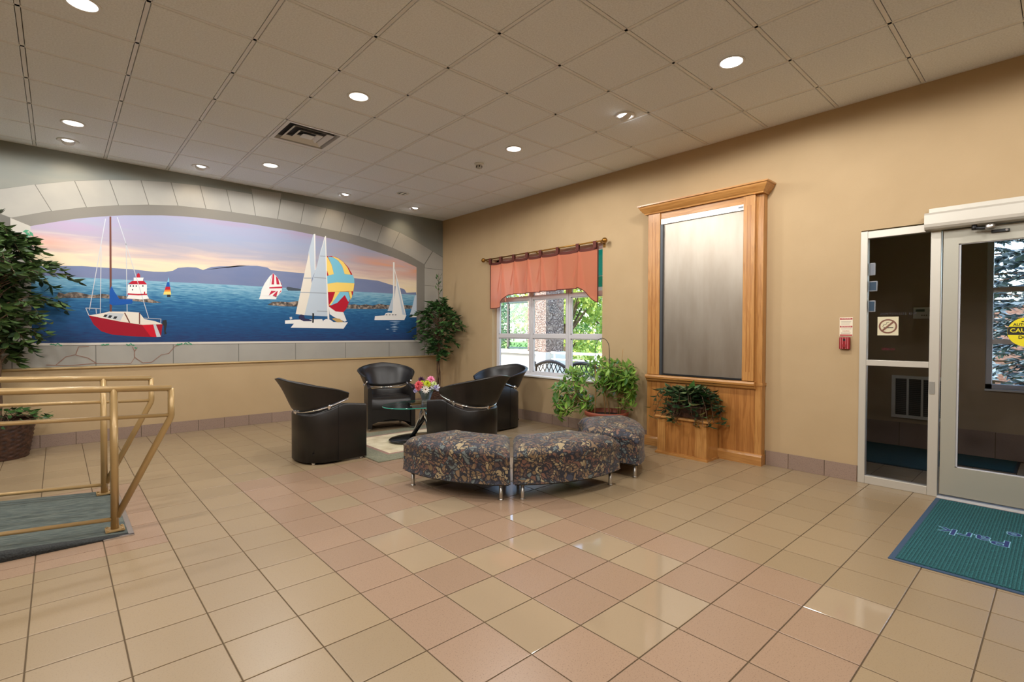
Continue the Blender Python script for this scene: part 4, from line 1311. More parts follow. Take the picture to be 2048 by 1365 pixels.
# ---- curved benches
def fabric():
    m_, nt, b = new_mat('swirl_fabric')
    L = nt.links.new
    tc = N(nt, 'ShaderNodeTexCoord')
    nz = N(nt, 'ShaderNodeTexNoise')
    nz.inputs['Scale'].default_value = 9
    nz.inputs['Detail'].default_value = 1
    L(tc.outputs['Object'], nz.inputs['Vector'])
    ad = N(nt, 'ShaderNodeMix', data_type='VECTOR')
    ad.inputs['Factor'].default_value = 0.16
    L(tc.outputs['Object'], ad.inputs['A'])
    L(nz.outputs['Color'], ad.inputs['B'])
    vo = N(nt, 'ShaderNodeTexVoronoi')
    vo.inputs['Scale'].default_value = 28
    L(ad.outputs['Result'], vo.inputs['Vector'])
    sp = N(nt, 'ShaderNodeSeparateColor')
    L(vo.outputs['Color'], sp.inputs['Color'])
    cr = ramp(nt, [(0.0, rgb(56, 58, 72)), (0.09, rgb(118, 96, 70)), (0.30, rgb(158, 140, 106)), (0.46, rgb(86, 66, 58)), (0.60, rgb(98, 106, 104)), (0.72, rgb(128, 104, 78)), (0.86, rgb(112, 80, 66))], 'CONSTANT')
    L(sp.outputs['Red'], cr.inputs['Fac'])
    v2 = N(nt, 'ShaderNodeTexVoronoi', feature='DISTANCE_TO_EDGE')
    v2.inputs['Scale'].default_value = 28
    L(ad.outputs['Result'], v2.inputs['Vector'])
    mr = N(nt, 'ShaderNodeMapRange')
    mr.inputs['From Min'].default_value, mr.inputs['From Max'].default_value = 0.05, 0.11
    L(v2.outputs['Distance'], mr.inputs['Value'])
    # dark swirl lines from a warped wave
    wv = N(nt, 'ShaderNodeTexWave', wave_type='RINGS')
    wv.inputs['Scale'].default_value = 8.0
    wv.inputs['Distortion'].default_value = 9
    wv.inputs['Detail Scale'].default_value = 2.5
    L(tc.outputs['Object'], wv.inputs['Vector'])
    m2 = N(nt, 'ShaderNodeMapRange')
    m2.inputs['From Min'].default_value, m2.inputs['From Max'].default_value = 0.12, 0.26
    L(wv.outputs['Fac'], m2.inputs['Value'])
    mul = N(nt, 'ShaderNodeMath', operation='MULTIPLY')
    L(mr.outputs['Result'], mul.inputs[0])
    L(m2.outputs['Result'], mul.inputs[1])
    mx = N(nt, 'ShaderNodeMix', data_type='RGBA')
    L(mul.outputs[0], mx.inputs['Factor'])
    mx.inputs['A'].default_value = (*rgb(32, 33, 42), 1)
    L(cr.outputs['Color'], mx.inputs['B'])
    L(mx.outputs['Result'], b.inputs['Base Color'])
    b.inputs['Roughness'].default_value = 0.62
    b.inputs['Sheen Weight'].default_value = 0.12
    b.inputs['Specular IOR Level'].default_value = 0.45
    return m_


M['fabric'] = fabric()


def bench(label, cx, cy, a0, a1, r0=0.60, r1=1.17, z0=0.135, z1=0.435):
    am = R((a0+a1)/2)
    rm = (r0+r1)/2
    ox, oy = cx+rm*math.cos(am), cy+rm*math.sin(am)
    t = thing('curved_bench', label, 'bench', (ox, oy, 0), group='curved patterned benches')
    nu, nv = 40, 22
    rr = 0.085
    half = (R(a1)-R(a0))/2*rm

    def pt(u, v):
        a = R(a0)+(R(a1)-R(a0))*u
        r_ = r0+(r1-r0)*v
        return cx+r_*math.cos(a)-ox, cy+r_*math.sin(a)-oy
    ease = lambda q: 0.5-0.5*math.cos(math.pi*q)
    us = [ease(i/nu) for i in range(nu+1)]
    vs_ = [ease(i/nv) for i in range(nv+1)]
    verts = []
    for u in us:
        for v in vs_:
            x, y = pt(u, v)
            e1 = min(u, 1-u)*(R(a1)-R(a0))*rm
            e2 = min(v, 1-v)*(r1-r0)
            dz = 0
            for e in (e1, e2):
                if e < rr:
                    dz += rr-math.sqrt(max(0, rr*rr-(rr-e)**2))
            crown = 0.016*math.sin(math.pi*u)*math.sin(math.pi*v)
            verts.append((x, y, z1-min(dz, 0.085)*0.82-0.012+crown))
    w = nv+1
    fs = [(i*w+j, (i+1)*w+j, (i+1)*w+j+1, i*w+j+1) for i in range(nu) for j in range(nv)]
    loop = [i*w for i in range(nu+1)]+[nu*w+j for j in range(1, nv+1)]+[i*w+nv for i in range(nu-1, -1, -1)]+[j for j in range(nv-1, 0, -1)]
    o_ = len(verts)
    steps = (0.22, 0.12)
    rings = []
    cxm = sum(verts[i][0] for i in loop)/len(loop)
    cym = sum(verts[i][1] for i in loop)/len(loop)
    for zz, push in ((0.33, 0.006), (0.24, 0.008), (0.16, 0.004), (z0, -0.004)):
        ring = []
        for q, i in enumerate(loop):
            x, y, z = verts[i]
            px, py = verts[loop[q-1]][:2]
            nx_, ny_ = verts[loop[(q+1) % len(loop)]][:2]
            tx, ty = nx_-px, ny_-py
            l = math.hypot(tx, ty) or 1
            ex, ey = ty/l, -tx/l
            if ex*(x-cxm)+ey*(y-cym) < 0 and False:
                ex, ey = -ex, -ey
            ring.append(len(verts))
            verts.append((x+ex*push, y+ey*push, zz))
        rings.append(ring)
    prev = loop
    for ring in rings:
        for q in range(len(loop)):
            fs.append((prev[q], prev[(q+1) % len(loop)], ring[(q+1) % len(loop)], ring[q]))
        prev = ring
    MB().add(verts, fs, 0, True).build('upholstery', M['fabric'], t)
    # bottom board
    m = MB()
    nb = 16
    bv, bf = [], []
    for i in range(nb+1):
        for v in (0.02, 0.98):
            x, y = pt(0.01+0.98*i/nb, v)
            bv += [(x, y, z0), (x, y, z0-0.012)]
    for i in range(nb):
        a = i*4
        bf += [(a, a+2, a+6, a+4), (a+1, a+5, a+7, a+3), (a, a+4, a+5, a+1), (a+2, a+3, a+7, a+6)]
    bf += [(0, 1, 3, 2), (nb*4, nb*4+2, nb*4+3, nb*4+1)]
    m.add(bv, bf)
    m.build('base_board', M['black'], t)
    for u in (0.07, 0.93):
        for v in (0.14, 0.90):
            x, y = pt(u, v)
            l_ = MB().lathe([(0.0, z0-0.012), (0.015, z0-0.012), (0.015, 0.012), (0.015, 0.010), (0.0, 0.010)], (x, y, 0), 14)
            l_.lathe([(0, 0.012), (0.012, 0.012), (0.021, 0.008), (0.022, 0.0), (0, 0.0)], (x, y, 0), 14)
            l_.lathe([(0.015, z0-0.012), (0.026, z0-0.013), (0.026, z0-0.018), (0.015, z0-0.019)], (x, y, 0), 14)
            l_.build('leg', M['satin_metal'], t)
    return t


bench('patterned curved bench at the end of the row toward the ramp handrails', -1.90, -3.978, 176, 228.2)
bench('middle one of the three patterned curved benches', -1.868, -3.988, 228.0, 280.8)
bench('patterned curved bench at the end of the row toward the umbrella plant', -1.74, -4.05, 285.5, 341)

# ---- rug
rug = thing('area_rug', 'olive bordered area rug with cream centre under the glass table', 'rug')
RX0, RX1, RY0, RY1 = -2.885, -1.08, -3.10, -1.66
pm = {'o': noisy('rug_olive', [(0.3, rgb(112, 112, 92)), (0.7, rgb(134, 132, 110))], nscale=60, rough=0.95, bump=0.4),
      'm': noisy('rug_mauve', [(0.3, rgb(140, 108, 96)), (0.7, rgb(158, 124, 110))], nscale=60, rough=0.95, bump=0.4),
      'c': noisy('rug_cream', [(0.3, rgb(190, 172, 140)), (0.5, rgb(212, 196, 164)), (0.7, rgb(224, 210, 182))], nscale=5, rough=0.95, bump=0.4, bump_scale=80)}


def ring(mb, x0, x1, y0, y1, w, z0, z1):
    mb.box(x0, x1, y0, y0+w, z0, z1).box(x0, x1, y1-w, y1, z0, z1).box(x0, x0+w, y0+w, y1-w, z0, z1).box(x1-w, x1, y0+w, y1-w, z0, z1)
    return mb


ring(MB(), RX0, RX1, RY0, RY1, 0.22, 0.0005, RUG_Z-0.001).build('border', pm['o'], rug)
ring(MB(), RX0+0.22, RX1-0.22, RY0+0.22, RY1-0.22, 0.045, 0.0005, RUG_Z-0.001).build('stripe', pm['m'], rug)
MB().box(RX0+0.265, RX1-0.265, RY0+0.265, RY1-0.265, 0.0005, RUG_Z-0.001).build('field', pm['c'], rug)

# ---- glass table
M['glass_top'] = thin_glass('table_glass', (0.80, 0.90, 0.87), 1.3)
M['glass_edge'] = plain('glass_edge_green', rgb(40, 150, 130), 0.1, coat=0.5)
TX, TY, TZ = -2.06, -2.56, 0.455
tab = thing('coffee_table', 'low oval glass table on crossed black and chrome legs', 'table', (TX, TY, RUG_Z))
n = 48
ell = lambda a, b, k: (a*math.cos(2*math.pi*k/n), b*math.sin(2*math.pi*k/n))
ta, tb = 0.475, 0.34
m = MB()
m.add([(*ell(ta-0.004, tb-0.004, k), TZ) for k in range(n)], [tuple(range(n))])
m.add([(*ell(ta-0.004, tb-0.004, k), TZ-0.011) for k in range(n)], [tuple(range(n))[::-1]])
top_ = m.build('glass_top', M['glass_top'], tab, fix=False)
m = MB()
prof = [(ta-0.004, tb-0.004, TZ), (ta, tb, TZ-0.003), (ta, tb, TZ-0.008), (ta-0.004, tb-0.004, TZ-0.011)]
vs = [(*ell(a, b, k), z) for a, b, z in prof for k in range(n)]
m.add(vs, [(i*n+k, i*n+(k+1) % n, (i+1)*n+(k+1) % n, (i+1)*n+k) for i in range(3) for k in range(n)], 0, True)
m.build('glass_edge', M['glass_edge'], tab)
m = MB()
prof = [(0.20, 0.16, 0.0), (0.33, 0.235, 0.0), (0.36, 0.26, 0.022), (0.35, 0.25, 0.032), (0.20, 0.14, 0.040), (0.0, 0.0, 0.042)]
vs = [(0.03+ell(a, b, k)[0], 0.13+ell(a, b, k)[1], z) for a, b, z in prof for k in range(n)]
m.add(vs, [(i*n+k, i*n+(k+1) % n, (i+1)*n+(k+1) % n, (i+1)*n+k) for i in range(len(prof)-1) for k in range(n)], 0, True)
m.build('base', M['black_gloss'], tab)
MB().tube([(-0.03, 0.16, 0.03), (0.16, -0.02, TZ-0.016)], 0.026, 10).build('leg', M['black_gloss'], tab)
MB().tube([(0.19, 0.10, 0.03), (0.02, -0.02, TZ-0.016)], 0.018, 12).build('leg', M['chrome'], tab)
MB().tube([(0.06, 0.26, 0.03), (0.13, 0.12, TZ-0.016)], 0.018, 12).build('leg', M['chrome'], tab)
for x, y in ((0.16, -0.02), (0.02, -0.02), (0.13, 0.12)):
    MB().lathe([(0, 0), (0.035, 0), (0.035, 0.005), (0, 0.005)], (x, y, TZ-0.016), 16).build('glass_pad', M['chrome'], tab)

# ---- vase and flowers
VXp, VYp, VZ = -2.03, -2.63, TZ+RUG_Z+0.001
vase = thing('glass_vase', 'clear flared glass vase with ribbon on the glass table', 'vase', (VXp, VYp, VZ))
M['clear_glass'] = thin_glass('clear_vase_glass', (0.86, 0.90, 0.92), 4.5, 0.25)
prof = [(0.0, 0.0), (0.055, 0.0), (0.058, 0.03), (0.046, 0.042), (0.062, 0.09), (0.092, 0.175), (0.089, 0.175), (0.058, 0.09), (0.040, 0.05), (0.0, 0.048)]
MB().lathe(prof, (0, 0, 0), 8, smooth=False).build('bowl', M['clear_glass'], vase)
rib = MB()
for a in (0.3, 0.9, -0.4, 2.0, 2.6):
    c_, s_ = math.cos(a), math.sin(a)
    base = Vector((0.075, -0.07, 0.18))
    d = Vector((c_*0.075, -s_*0.02, s_*0.06))
    q = Vector((0, 0.003, 0.014))
    rib.add([base-q*0.5, base+q*0.5, base+d*0.5+q, base+d+q*0.6, base+d-q*0.6, base+d*0.5-q], [(0, 1, 2, 3, 4, 5)])
rib.build('ribbon', plain('ribbon_white', rgb(225, 225, 238), 0.5), vase, fix=False)

FL = {'coral': rgb(222, 98, 104), 'pink': rgb(236, 150, 186), 'plum': rgb(64, 32, 60), 'lime': rgb(190, 200, 40), 'white': rgb(236, 226, 214), 'palegreen': rgb(214, 226, 160), 'lilac': rgb(180, 172, 214)}
FM = {k: plain('petal_'+k, v, 0.6) for k, v in FL.items()}
FM['eye'] = plain('flower_eye', rgb(96, 66, 20), 0.8)
FM['stem'] = plain('flower_stem', rgb(64, 96, 48), 0.6)


def flower(label, col, off, size, rings_, up, daisy=False):
    pos = Vector(off)
    t = thing('flower', label, 'flower', (VXp, VYp, VZ), group='flowers in the glass vase')
    st = MB().tube([(0.0+off[0]*0.15, off[1]*0.15, 0.055), (off[0]*0.6, off[1]*0.6, 0.15), tuple(pos)], 0.0035, 6)
    st.build('stem', FM['stem'], t)
    u = Vector(up).normalized()
    q = u.to_track_quat('Z', 'Y')
    pt = MB()
    for r_i in range(rings_):
        f = r_i/max(1, rings_-1)
        cnt = 11 if daisy else 9-int(3*f)
        el = R(8) if daisy else R(-15+95*f)
        ln = size*(1.0-0.45*f)
        wd = size*(0.26 if daisy else 0.34)
        for k in range(cnt):
            a = 2*math.pi*(k+0.5*(r_i % 2))/cnt
            d = Vector((math.cos(a)*math.cos(el), math.sin(a)*math.cos(el), math.sin(el)))
            s = Vector((-math.sin(a), math.cos(a), 0))
            nn = d.cross(s)
            vs = [d*ln*0.12-s*wd*0.2, d*ln*0.12+s*wd*0.2, d*ln*0.65+s*wd*0.5+nn*ln*0.06, d*ln-nn*ln*0.04, d*ln*0.65-s*wd*0.5+nn*ln*0.06]
            pt.add([pos+q @ v for v in vs], [(0, 1, 2, 3, 4)])
    pt.build('petals', FM[col], t, fix=False)
    e = MB()
    e.lathe([(0.0, 0.010), (size*0.16, 0.007), (size*0.18, 0.0), (0, -0.004)], (0, 0, 0), 8)
    e.v = [tuple(pos+q @ Vector(v)) for v in e.v]
    e.build('eye', FM['eye'], t)
    return t


vd = (CAM-Vector((VXp, VYp, VZ))).normalized()
lat = Vector((vd.y, -vd.x, 0)).normalized()*-1
def FP(side, out, z):
    p = lat*side+Vector((vd.x, vd.y, 0)).normalized()*out
    return (p.x, p.y, z)
toward = lambda z=0.5, s=0.0: tuple(Vector((vd.x, vd.y, 0)).normalized()+lat*s+Vector((0, 0, z)))
flower('coral pink dahlia, fullest bloom of the bouquet in the glass vase', 'coral', FP(-0.085, 0.05, 0.235), 0.062, 5, toward(0.5, -0.4))
flower('coral bloom tucked in below the full dahlia in the glass vase', 'coral', FP(-0.095, 0.06, 0.195), 0.045, 4, toward(0.0, -0.4))
flower('pale pink carnation at the top of the glass vase', 'pink', FP(0.058, -0.01, 0.290), 0.060, 5, toward(1.0, 0.3))
flower('dark plum aster standing behind the coral dahlia', 'plum', FP(-0.055, -0.02, 0.290), 0.050, 4, toward(0.8, -0.2))
flower('dark plum bloom hanging at the outer rim of the vase', 'plum', FP(-0.150, 0.00, 0.215), 0.036, 3, toward(0.2, -1.0))
flower('lime green chrysanthemum in the middle of the bouquet', 'lime', FP(0.018, 0.05, 0.245), 0.055, 4, toward(0.6, 0.1))
flower('small lime green bloom between plum aster and coral dahlia', 'lime', FP(-0.045, 0.02, 0.262), 0.032, 3, toward(0.6, 0.0))
flower('white daisy with brown eye over the front of the vase rim', 'white', FP(-0.005, 0.105, 0.185), 0.052, 2, toward(0.1, 0.0), True)
flower('pale green carnation beside the ribbon of the glass vase', 'palegreen', FP(0.095, 0.03, 0.240), 0.045, 4, toward(0.5, 0.7))
flower('lilac bloom at the ribbon of the glass vase', 'lilac', FP(0.115, 0.05, 0.205), 0.034, 3, toward(0.2, 0.8))
flower('lilac bloom drooping below the coral dahlia at the vase rim', 'lilac', FP(-0.125, 0.06, 0.165), 0.034, 3, toward(-0.2, -0.8))

# ---- water wall in an oak surround
fo = thing('water_wall', 'tall oak framed water feature with dark metal sheet on tan wall', 'water feature')
yl, yr = -4.400, -5.708     # outer edges along the wall
G = 0.003
MB().box(-0.095, -G, yr, yl, 0.0, 2.76).build('carcass', M['oak_v'], fo, bevel=0.004)
# pilasters
def pilaster(ya, yb):
    p = MB().box(-0.135, -0.095, yb, ya, 0.838, 2.70)
    po = p.build('pilaster', M['oak_v'], fo, bevel=0.004)
    for q in (0.36, 0.64):
        yy = ya+(yb-ya)*q
        MB().box(-0.1365, -0.134, yy-0.004, yy+0.004, 0.93, 2.60).build('flute', wood_dark, po)
wood_dark = M['oak_panel']
pilaster(-4.425, -4.580)
pilaster(-5.525, -5.640)
# crown moulding: profile swept round the front and both ends
cp = [(0, 2.70), (0.014, 2.70), (0.018, 2.715), (0.026, 2.722), (0.044, 2.745), (0.062, 2.770), (0.066, 2.785), (0.078, 2.790), (0.078, 2.805), (0, 2.805)]
m = MB()
path = [((-G, yl, 0), (0, 1, 0), (0, 0, 1)), ((-0.135, yl, 0), (-1, 1, 0), (0, 0, 1)), ((-0.135, yr+0.0, 0), (-1, -1, 0), (0, 0, 1)), ((-G, yr, 0), (0, -1, 0), (0, 0, 1))]
m.sweep_prof(cp, path)
m.box(-0.135, -G, yr, yl, 2.70, 2.804)
m.build('crown_moulding', M['oak_h'], fo)
MB().box(-0.120, -0.095, -5.525, -4.580, 2.625, 2.70).build('header', M['oak_h'], fo)
# ledge under the sheet
lp = [(0, 0.755), (0.020, 0.757), (0.034, 0.768), (0.040, 0.785), (0.060, 0.795), (0.064, 0.815), (0.058, 0.832), (0, 0.838)]
m = MB().sweep_prof(lp, [((-0.095, -4.41, 0), (-1, 0, 0), (0, 0, 1)), ((-0.095, -5.655, 0), (-1, 0, 0), (0, 0, 1))])
m.build('ledge', M['oak_h'], fo)
MB().box(-0.101, -0.001, -5.716, -5.655, 0.795, 0.822).build('band', M['oak_h'], fo)
# lower panel
MB().box(-0.099, -0.095, -5.64, -4.44, 0.11, 0.755).build('panel', M['oak_panel'], fo)
bp = [(0, 0.0), (0.028, 0.0), (0.028, 0.085), (0.018, 0.105), (0, 0.112)]
m = MB().sweep_prof(bp, [((-0.095, -4.385, 0), (-1, 0, 0), (0, 0, 1)), ((-0.095, -5.72, 0), (-1, 0, 0), (0, 0, 1))])
m.box(-0.095, -G, -5.716, -5.708, 0, 0.10)
m.build('plinth', M['oak_h'], fo)
# sheet and its trim
def sheet_mat():
    m_, nt, b = new_mat('wet_metal_sheet')
    L = nt.links.new
    tc = N(nt, 'ShaderNodeTexCoord')
    mp = N(nt, 'ShaderNodeMapping')
    mp.inputs['Scale'].default_value = (1, 4, 0.9)
    L(tc.outputs['Object'], mp.inputs['Vector'])
    nz = N(nt, 'ShaderNodeTexNoise')
    nz.inputs['Scale'].default_value = 2.0
    nz.inputs['Detail'].default_value = 5
    L(mp.outputs['Vector'], nz.inputs['Vector'])
    cr = ramp(nt, [(0.35, rgb(156, 145, 132)), (0.65, rgb(166, 156, 143))])
    L(nz.outputs['Fac'], cr.inputs['Fac'])
    L(cr.outputs['Color'], b.inputs['Base Color'])
    mr = N(nt, 'ShaderNodeMapRange')
    mr.inputs['To Min'].default_value, mr.inputs['To Max'].default_value = 0.30, 0.40
    L(nz.outputs['Fac'], mr.inputs['Value'])
    L(mr.outputs['Result'], b.inputs['Roughness'])
    b.inputs['Metallic'].default_value = 0.85
    bp_ = N(nt, 'ShaderNodeBump')
    bp_.inputs['Strength'].default_value = 0.03
    bp_.inputs['Distance'].default_value = 0.02
    L(nz.outputs['Fac'], bp_.inputs['Height'])
    L(bp_.outputs['Normal'], b.inputs['Normal'])
    return m_


MB().box(-0.105, -0.0955, -5.519, -4.586, 0.838, 2.62).build('metal_sheet', sheet_mat(), fo)
MB().box(-0.126, -0.105, -5.525, -4.590, 2.565, 2.622).build('spray_bar', M['satin_metal'], fo)
MB().box(-0.128, -0.105, -4.612, -4.582, 0.838, 2.565).build('side_channel', plain('dark_channel', rgb(70, 74, 80), 0.4, 0.4), fo)
MB().box(-0.128, -0.105, -5.519, -4.612, 0.838, 0.858).build('drain_slot', M['black'], fo)
MB().box(-0.1272, -0.126, -5.520, -5.470, 2.585, 2.605).build('name_plate', plain('plate_grey', rgb(120, 124, 128), 0.4), fo)

# ---- oak planter box
pb = thing('planter_box', 'low oak box in front of the water feature carrying a trough of greenery', 'planter box')
x0, x1, y0, y1 = -0.378, -0.128, -5.285, -4.705
MB().box(x0+0.012, x1, y0+0.012, y1-0.012, 0.03, 0.395).build('body', M['oak_panel'], pb)
for a, b in ((y1-0.110, y1-0.010), (y0+0.010, y0+0.130)):
    MB().box(x0+0.005, x0+0.013, a, b, 0.03, 0.395).build('front_stile', M['oak_v'], pb)
MB().box(x0+0.002, x1, y0+0.004, y0+0.012, 0.03, 0.395).build('end_panel', M['oak_v'], pb)
MB().box(x0-0.016, x1, y0-0.016, y1+0.016, 0.395, 0.416).build('lid', M['oak_h'], pb, bevel=0.004)
m = MB().box(x0-0.010, x1, y0-0.010, y1+0.010, 0.0, 0.020)
m.box(x0, x1, y0, y1, 0.020, 0.032)
m.build('plinth', M['oak_h'], pb)
# ================================================================ RAMP AND HANDRAILS
ramp_m = noisy('ramp_carpet', [(0.3, rgb(66, 76, 74)), (0.5, rgb(92, 100, 94)), (0.7, rgb(112, 118, 108))], scale=(1.0, 6.0, 1), nscale=14, rough=0.95, bump=0.5, bump_scale=160)
ramp_side = noisy('ramp_ribbed_edge', [(0.3, rgb(24, 26, 26)), (0.7, rgb(48, 50, 48))], nscale=90, rough=0.8, bump=0.6)
rp = thing('ramp', 'grey green carpeted ramp between bronze painted handrails', 'ramp')
RXE = -4.93
zr_ = lambda x: 0.006+(RXE-x)*0.082
ry0, ry1 = -3.70, -2.48
xs_ = [RXE, RXE-0.10, -5.3, -5.8, -6.5, -7.6]
m = MB()
vs = [(x, y, zr_(x)) for x in xs_ for y in (ry0+0.05, ry1)]
m.add(vs+[(x, y, 0.0005) for x in xs_ for y in (ry0+0.05, ry1)], [(2*i, 2*i+1, 2*i+3, 2*i+2) for i in range(5)])
m.build('carpet', ramp_m, rp)
# rolled outer edge of the carpet
m = MB()
rows = []
for x in xs_:
    h = zr_(x)
    rows.append([(x, ry0+0.05, h), (x, ry0+0.02, h-0.002), (x, ry0+0.004, h*0.75), (x, ry0, h*0.4), (x, ry0+0.004, 0.0005)])
m.add([v for r_ in rows for v in r_], [(i*5+k, i*5+k+1, (i+1)*5+k+1, (i+1)*5+k) for i in range(5) for k in range(4)], 0, True)
m.build('carpet_edge', ramp_side, rp)
m = MB()
m.box(RXE-0.012, RXE+0.016, ry0, ry1, 0.0005, 0.008)
m.box(RXE-0.14, RXE+0.016, ry0-0.010, ry0+0.012, 0.0005, 0.008)
m.build('edge_trim', M['satin_metal'], rp)


def handrail(y, label):
    t = thing('handrail', label, 'handrail', group='bronze handrails of the ramp')
    px, tip = -5.004, -4.692
    slope = 0.043
    ztop = lambda x: 0.925+(tip-x)*slope
    zmid = lambda x: 0.738+(tip-x)*slope
    MB().tube([(-7.4, y, ztop(-7.4)), (tip, y, ztop(tip))], 0.0215, 14).build('top_rail', M['rail_paint'], t)
    MB().tube([(-7.4, y, zmid(-7.4)), (tip, y, zmid(tip))], 0.0135, 12).build('middle_rail', M['rail_paint'], t)
    MB().tube([(-7.4, y, 0.088+(px+7.4)*0.075), (px, y, 0.088)], 0.0135, 12).build('low_rail', M['rail_paint'], t)
    MB().tube([(px, y, 0.018), (px, y, ztop(px))], 0.0225, 14).build('post', M['rail_paint'], t)
    MB().tube([(tip, y, ztop(tip)+0.002), (tip, y, 0.735), (tip-0.006, y, 0.715), (px+0.012, y, 0.10)], 0.0205, 14).build('brace', M['rail_paint'], t)
    b = MB().box(px-0.05, px+0.05, y-0.05, y+0.05, 0.018, 0.026)
    for sx in (-1, 1):
        for sy in (-1, 1):
            b.lathe([(0, 0.016), (0.007, 0.014), (0.007, 0.008), (0, 0.008)], (px+sx*0.038, y+sy*0.038, 0.018), 8)
    b.build('base_plate', M['rail_paint'], t)
    MB().tube([(-6.6, y, 0.12), (-6.6, y, ztop(-6.6))], 0.0225, 14).build('post', M['rail_paint'], t)
    return t


handrail(-3.57, 'bronze painted pipe handrail along the open side of the ramp')
handrail(-2.58, 'bronze painted pipe handrail on the mural side of the ramp')

# ================================================================ VALANCE
def cloth(name, col, tcol, tr=0.55):
    m_, nt, b = new_mat(name)
    b.inputs['Base Color'].default_value = (*col, 1)
    b.inputs['Roughness'].default_value = 0.85
    b.inputs['Specular IOR Level'].default_value = 0.1
    tl = N(nt, 'ShaderNodeBsdfTranslucent')
    tl.inputs['Color'].default_value = (*tcol, 1)
    mx = N(nt, 'ShaderNodeMixShader')
    mx.inputs['Fac'].default_value = tr
    nt.links.new(b.outputs['BSDF'], mx.inputs[1])
    nt.links.new(tl.outputs['BSDF'], mx.inputs[2])
    nt.links.new(mx.outputs['Shader'], nt.nodes['Material Output'].inputs['Surface'])
    return m_


M['coral'] = cloth('coral_cloth', rgb(204, 124, 98), rgb(236, 150, 118), 0.42)
M['maroon'] = plain('maroon_trim', rgb(92, 40, 30), 0.8)
ROD_X, ROD_Z = -0.085, 2.502
rod = thing('curtain_rod', 'thin brass curtain rod with ball finials above the window', 'curtain rod')
MB().tube([(ROD_X, -1.33, ROD_Z), (ROD_X, -3.72, ROD_Z)], 0.011, 12).build('pole', M['brass'], rod)
for y, s in ((-1.33, 1), (-3.72, -1)):
    f = MB()
    f.lathe([(0, -0.036), (0.018, -0.032), (0.033, -0.012), (0.036, 0.004), (0.030, 0.022), (0.014, 0.034), (0, 0.036)], (0, 0, 0), 16)
    f.v = [(ROD_X+v[0], y+s*(0.034+v[2]), ROD_Z+v[1]) for v in f.v]
    f.build('finial', M['brass'], rod)
    f = MB().tube([(ROD_X, y-s*0.03, ROD_Z-0.012), (-0.004, y-s*0.03, ROD_Z-0.03)], 0.008, 8)
    f.box(-0.006, -0.001, y-s*0.03-0.018, y-s*0.03+0.018, ROD_Z-0.075, ROD_Z+0.01)
    f.build('bracket', M['brass'], rod)
f = MB().tube([(ROD_X, -2.52, ROD_Z-0.012), (-0.004, -2.52, ROD_Z-0.04)], 0.008, 8)
f.build('bracket', M['brass'], rod)

val = thing('valance', 'translucent coral tab top valance with dark hem over the window', 'curtain')
VYA, VYB = -1.46, -3.635
tabs = [-1.475, -1.735, -2.035, -2.330, -2.610, -2.945, -3.310, -3.605]
ny_, nz_ = 180, 26
VT = 2.440


def hem(y):
    d = VYA-y
    L_ = VYA-VYB
    if d < 0.14:
        return 1.705+0.01*d
    if d < 0.46:
        q = (d-0.14)/0.32
        return 1.706+0.198*(0.5-0.5*math.cos(math.pi*min(1, q)))**0.85
    if d < L_-0.30:
        return 1.904+0.016*(d-0.46)/(L_-0.76)
    q = (d-(L_-0.30))/0.30
    return 1.920-0.200*(0.5-0.5*math.cos(math.pi*q))**0.8


def fold(y, f):
    """pleats that start under each tab and open downwards"""
    x = 0.0
    for t_ in tabs[1:-1]:
        w = 0.018+0.085*f
        u = (y-t_+0.035*f)/w
        if abs(u) < 1:
            x += 0.045*(0.35+0.65*f)*(math.cos(u*math.pi)+1)/2
        u2_ = (y-t_-0.10*f+0.02)/(0.012+0.05*f)
        if abs(u2_) < 1:
            x -= 0.034*f*(math.cos(u2_*math.pi)+1)/2
    return x


vs, fs = [], []
for i in range(ny_+1):
    y = VYA+(VYB-VYA)*i/ny_
    zb = hem(y)
    # the top edge sags a little between the tabs
    sag = 0.0
    for a, b in zip(tabs, tabs[1:]):
        if b <= y <= a:
            q = (a-y)/(a-b)
            sag = 0.010*math.sin(math.pi*q)
    for j in range(nz_+1):
        f = j/nz_
        z = (VT-sag)+(zb-(VT-sag))*f
        vs.append((ROD_X+0.02-fold(y, f)+0.004*math.sin(y*31)*f, y, z))
w = nz_+1
fs = [(i*w+j, (i+1)*w+j, (i+1)*w+j+1, i*w+j+1) for i in range(ny_) for j in range(nz_)]
MB().add(vs, fs, 0, True).build('cloth', M['coral'], val, fix=False)
for t_ in tabs[1:-1]:
    # the gathered cloth of each pleat lies double behind the face
    for dy0, dy1, w0, w1 in ((-0.004, -0.075, 0.012, 0.034), (0.010, 0.135, 0.010, 0.030)):
        pv = []
        for q in range(9):
            f = q/8*(1.0 if dy1 < 0 else 0.72)
            yc = t_+dy0+(dy1-dy0)*f
            ww = w0+(w1-w0)*f
            z = VT-0.03+(hem(t_)+0.012-VT+0.03)*f
            pv += [(ROD_X+0.034, yc-ww/2, z), (ROD_X+0.034, yc+ww/2, z)]
        MB().add(pv, [(2*q, 2*q+1, 2*q+3, 2*q+2) for q in range(8)], 0, True).build('pleat', M['coral'], val, fix=False)
# header band and hem trim follow the cloth


def strip(i0, i1, jf, h0, h1, name, off=0.003):
    vv, ff = [], []
    for i in range(i0, i1+1):
        x, y, z = vs[i*w+jf]
        vv += [(x-off, y, z+h1), (x-off, y, z+h0), (x+off, y, z+h0), (x+off, y, z+h1)]
    for i in range(i1-i0):
        for a in range(4):
            ff.append((i*4+a, i*4+(a+1) % 4, (i+1)*4+(a+1) % 4, (i+1)*4+a))
    return MB().add(vv, ff).build(name, M['maroon'], val)


